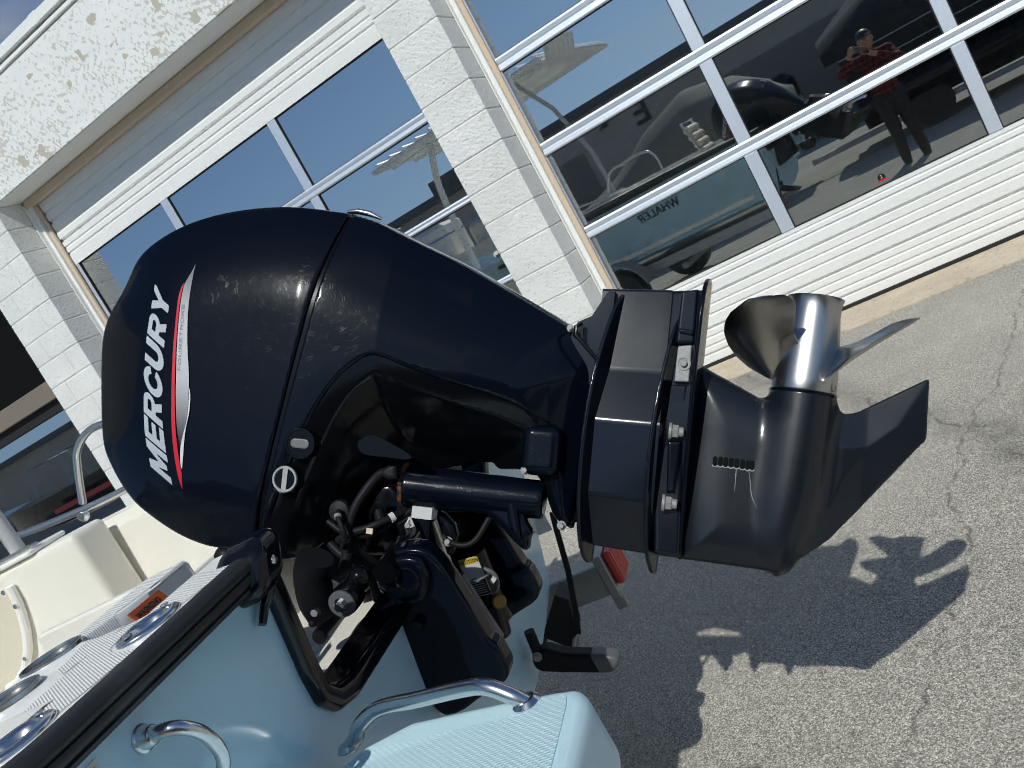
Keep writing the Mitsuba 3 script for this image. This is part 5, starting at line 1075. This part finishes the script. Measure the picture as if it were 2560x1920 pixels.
big_ = blend([head, nose, *ears, cap_('neck', 'head', .055, .05), cap_('neck', 'chest', .06, .11), cap_('ell', 'wl', .036, .027), cap_('elr', 'wr', .036, .027), cap_('wl', hl, .026, .030), cap_('wr', hr, .026, .030)], .018)
fine_ = blend(fingers, .006)
pmesh('body', lambda u, v, w: smin(big_(u, v, w), fine_(u, v, w), .008), [-.32, -.50, 1.12], [.44, .02, 1.72], .0056, 'skin', per)
pmesh('shirt', blend([cap_('chest', 'hip', .158, .150), cap_('shl', 'shr', .075, .075), cap_('chest', 'neck', .15, .07), cap_('shl', 'ell', .064, .054), cap_('shr', 'elr', .064, .054),
      lambda u, v, w: capsule(u, v, w, J['ell'], A(J['ell']) * .25 + J['wl'] * .75, .052, .040), lambda u, v, w: capsule(u, v, w, J['elr'], A(J['elr']) * .25 + J['wr'] * .75, .052, .040)], .035), [-.36, -.6, .70], [.48, .05, 1.5], .012, 'shirt_check', per)
pmesh('trousers', blend([cap_('hip', (.10, -.40, .86), .150, .145), cap_((.02, -.39, .84), 'kl', .098, .072), cap_((.18, -.40, .84), 'kr', .098, .072), cap_('kl', 'al', .070, .055), cap_('kr', 'ar', .070, .055)], .03), [-.16, -.6, .03], [.4, -.2, 1.08], .012, 'tarp_black', per)
for s in ('al', 'ar'):
    a_ = A(J[s]); pmesh('shoe', blend([cap_(a_ + A([0, -.05, -.045]), a_ + A([0, .13, -.055]), .045, .036), cap_(a_, a_ + A([0, .02, -.04]), .05, .045)], .02), a_ - .16, a_ + A([.16, .24, .16]), .009, 'rubber', per)
pmesh('cap', lambda u, v, w: smin(np.maximum(np.sqrt(((u - .11) / .086)**2 + ((v + .30) / .104)**2 + ((w - 1.60) / .085)**2) * .09 - .09, 1.60 - w), np.maximum(np.sqrt(((u - .11) / .085)**2 + ((v + .21) / .11)**2) * .09 - .09, np.abs(w - 1.605) - .006), .008), [-.02, -.46, 1.56], [.24, -.06, 1.72], .008, 'rubber', per)
for s in (-1, 1): put('eye', trimesh.creation.icosphere(2, .011).apply_translation((.11 + s * .032, -.214, 1.565)), 'label_white', per, smooth=True)

# ================================================================ street side: low building, other boats behind the camera
sb = thing('street_building', 'long low tan building with dark roof edge across the yard, seen in the panes', 'building')
put('wall', box(-48, 40, -15, -14, -.2, 3.50), 'wall_tan', sb, smooth=False)
put('roof_edge', cbox(-48.3, 40.3, -15.2, -13.6, 3.50, 3.72, .02), 'roof_dark', sb, smooth=False)
put('roof_unit', cbox(-12.2, -11.0, -15.0, -13.9, 3.72, 4.15, .03), 'roof_dark', sb, smooth=False)
for x in (-24, -16.5, -9, -1.5, 6, 13.5):
    put('shutter', cbox(x - 1.6, x + 1.6, -13.99, -13.93, .0, 2.6, .01), 'shade_panel', sb, smooth=False)
for x in (-20, -12.6, -6.4, 1.8):
    put('wall_lamp', cat(tube(A([(x, -13.99, 2.95), (x, -13.75, 3.1), (x, -13.55, 3.0)]), .025, 8), lathe([(.02, 0), (.16, -.12)], (x, -13.55, 3.0), (0, 0, 1), 16)), 'seal_black', sb)
for k, (x, ch) in enumerate(((-5.15, 'E'), (-17.6, 'N'), (-18.5, 'E'), (-19.4, 'P'), (-20.3, 'O'))):
    tx = meshkit.text_mesh(ch, .62 if k == 0 else .7, .04, True)
    put('wall_letter', fixw(xf(tx, lambda q: np.stack([x - q[:, 0], -13.985 + q[:, 2], 2.5 - (0 if k == 0 else .6) + q[:, 1]], 1))), 'seal_black', sb, smooth=False)

def lofted_boat(key, x0, x1, y, beam, zk, zg, hullmat, yaw=0., bow=1):
    # simple chined hull between x0 (stern) and x1 (bow)
    L = x1 - x0; v = []
    for t in np.linspace(0, 1, 22):
        k = max(0, (t - .5) / .5)**2.2; b = beam / 2 * (1 - .96 * k); z1 = zg + .25 * k * 1; z0 = zk + (zg - zk) * .75 * k
        half = [(0, z0), (b * .75, z0 + .16 * (1 - k)), (b * .82, z0 + .22 * (1 - k * .5)), (b, z1)]
        v.append([(x0 + L * t, y + q, z) for q, z in half] + [(x0 + L * t, y - q, z) for q, z in half[::-1][:-1]])
    return put('hull', rings(A(v)), hullmat, key, smooth=30)
def cover(key, x0, x1, y, wy, z0, zs, bsdf, name='cover'):
    # sagging fabric over a boat: heights zs along x
    n = 40; v = []
    for t in np.linspace(0, 1, n):
        h = np.interp(t, np.linspace(0, 1, len(zs)), zs); a = np.linspace(0, math.pi, 20); x = x0 + (x1 - x0) * t
        w_ = wy * (1 - .25 * abs(2 * t - 1)**4)
        rip = .02 * np.sin(9 * a + 7 * t) * np.sin(a)
        v.append(np.stack([np.full(20, x), y + w_ * np.cos(a) * (1 - .12 * np.sin(a)), z0 + (h - z0) * np.sin(a)**.75 + rip], 1))
    return put(name, rings(A(v)), bsdf, key, smooth=60)
b1_ = thing('covered_runabout', 'black runabout under a tan fabric cover, mirrored in the right door', 'boat')
lofted_boat(b1_, -1.6, -5.8, -4.0, 2.1, .55, 1.25, 'black_gloss'); cover(b1_, -1.0, -4.8, -4.0, 1.02, 1.22, [1.55, 2.1, 2.25, 2.0, 1.55, 1.3], 'tarp_tan')
put('outboard', cat(cbox(-1.45, -.95, -4.25, -3.75, 1.25, 1.75, .12), cbox(-1.3, -1.05, -4.1, -3.9, .45, 1.26, .05)), 'black_gloss', b1_, smooth=30)
b2_ = thing('covered_pontoon', 'large dark pontoon boat with black cover behind the photographer, mirrored in the right door', 'boat')
put('pontoon', tube(A([(-.3, -3.6, .62), (5.6, -3.6, .62), (6.1, -3.6, .8)]), [.30, .30, .12], 24), 'engine_dark', b2_, smooth=40)
put('pontoon', tube(A([(-.3, -5.4, .62), (5.6, -5.4, .62), (6.1, -5.4, .8)]), [.30, .30, .12], 24), 'engine_dark', b2_, smooth=40)
put('deck', cbox(-.4, 6.0, -5.7, -3.3, .93, 1.02, .02), 'seal_black', b2_, smooth=False)
put('fence_panel', cbox(-.3, 5.9, -3.36, -3.31, 1.03, 1.70, .01), 'tarp_black', b2_, smooth=False)
cover(b2_, -.5, 6.1, -4.5, 1.25, 1.5, [1.9, 2.45, 2.75, 2.6, 2.5, 2.3, 2.0], 'tarp_black')
for z in (1.25, 1.48): put('fence_rail', tube(A([(-.3, -3.285, z), (5.9, -3.285, z)]), .016, 8), 'galvanised', b2_)
for x in (.6, 4.2):
    put('wheel', lathe([(.10, -.1), (.28, -.1), (.3, -.06), (.3, .06), (.28, .1), (.10, .1)], (x, -3.45, gz(-3.4) + .30), (0, 1, 0), 28), 'rubber', b2_, smooth=40)
put('trailer_bar', cbox(-1.2, 6.2, -3.52, -3.44, .22, .30, .005), 'galvanised', b2_, smooth=False)
b3_ = thing('white_console_boat', 'white open boat with a centre console in the yard, mirrored in the left door', 'boat')
lofted_boat(b3_, -6.2, -12.6, -5.6, 2.4, .7, 1.75, 'gel_cream')
put('console', cbox(-9.4, -8.1, -6.1, -5.1, 1.3, 2.5, .08), 'gel_cream', b3_, smooth=30)
put('windscreen', cbox(-9.5, -9.42, -6.0, -5.2, 2.3, 2.85, .02), 'grey_metal', b3_, smooth=False)
put('seat_pod', cbox(-7.7, -7.0, -6.0, -5.2, 1.3, 2.2, .1), 'vinyl_cream', b3_, smooth=30)
put('rail', tube(A([(-6.3, -4.45, 1.75), (-6.5, -4.45, 2.15), (-11.4, -4.6, 2.3)]), .02, 8), 'chrome', b3_)
b4_ = thing('dark_workboat', 'dark rigid boat with red flash in the yard, mirrored in the shop window', 'boat')
lofted_boat(b4_, -17.0, -25.5, -5.5, 2.6, .5, 1.5, 'black_gloss')
put('red_flash', cbox(-21.5, -19.0, -4.16, -4.10, 1.0, 1.14, .01), 'decal_red', b4_, smooth=False)
for x in (-18, -19.5, -21, -22.5): put('frame', tube(A([(x, -6.4, 1.4), (x, -6.2, 2.4), (x, -4.8, 2.4), (x, -4.6, 1.4)]), .03, 8), 'galvanised', b4_)
put('top_rail', tube(A([(-18, -4.8, 2.4), (-22.5, -4.8, 2.4)]), .03, 8), 'galvanised', b4_)

# small badge stuck on a pane of the right door
bdg = thing('window_badge', 'small dark badge with a red band stuck on the lower right pane', 'sticker')
bc_ = A([(-0.1617, 5.66, 0.7902)][0])
def onpane(q): return np.stack([bc_[0] + q[:, 0], 5.652 - q[:, 2], bc_[2] + q[:, 1]], 1)
put('disc', fixw(extrude(Point(0, 0).buffer(.021), onpane, 0, .0008)), 'label_black', bdg, smooth=False)
put('band', fixw(extrude(sbox(-.024, -.019, .024, -.009), onpane, .0009, .0014)), 'decal_red', bdg, smooth=False)
tb = meshkit.text_mesh('1', .020, .0006, True); tb.apply_translation((-tb.vertices[:, 0].max() / 2, -.004, .0009))
put('numeral', fixw(xf(tb, onpane)), 'label_white', bdg, smooth=False)
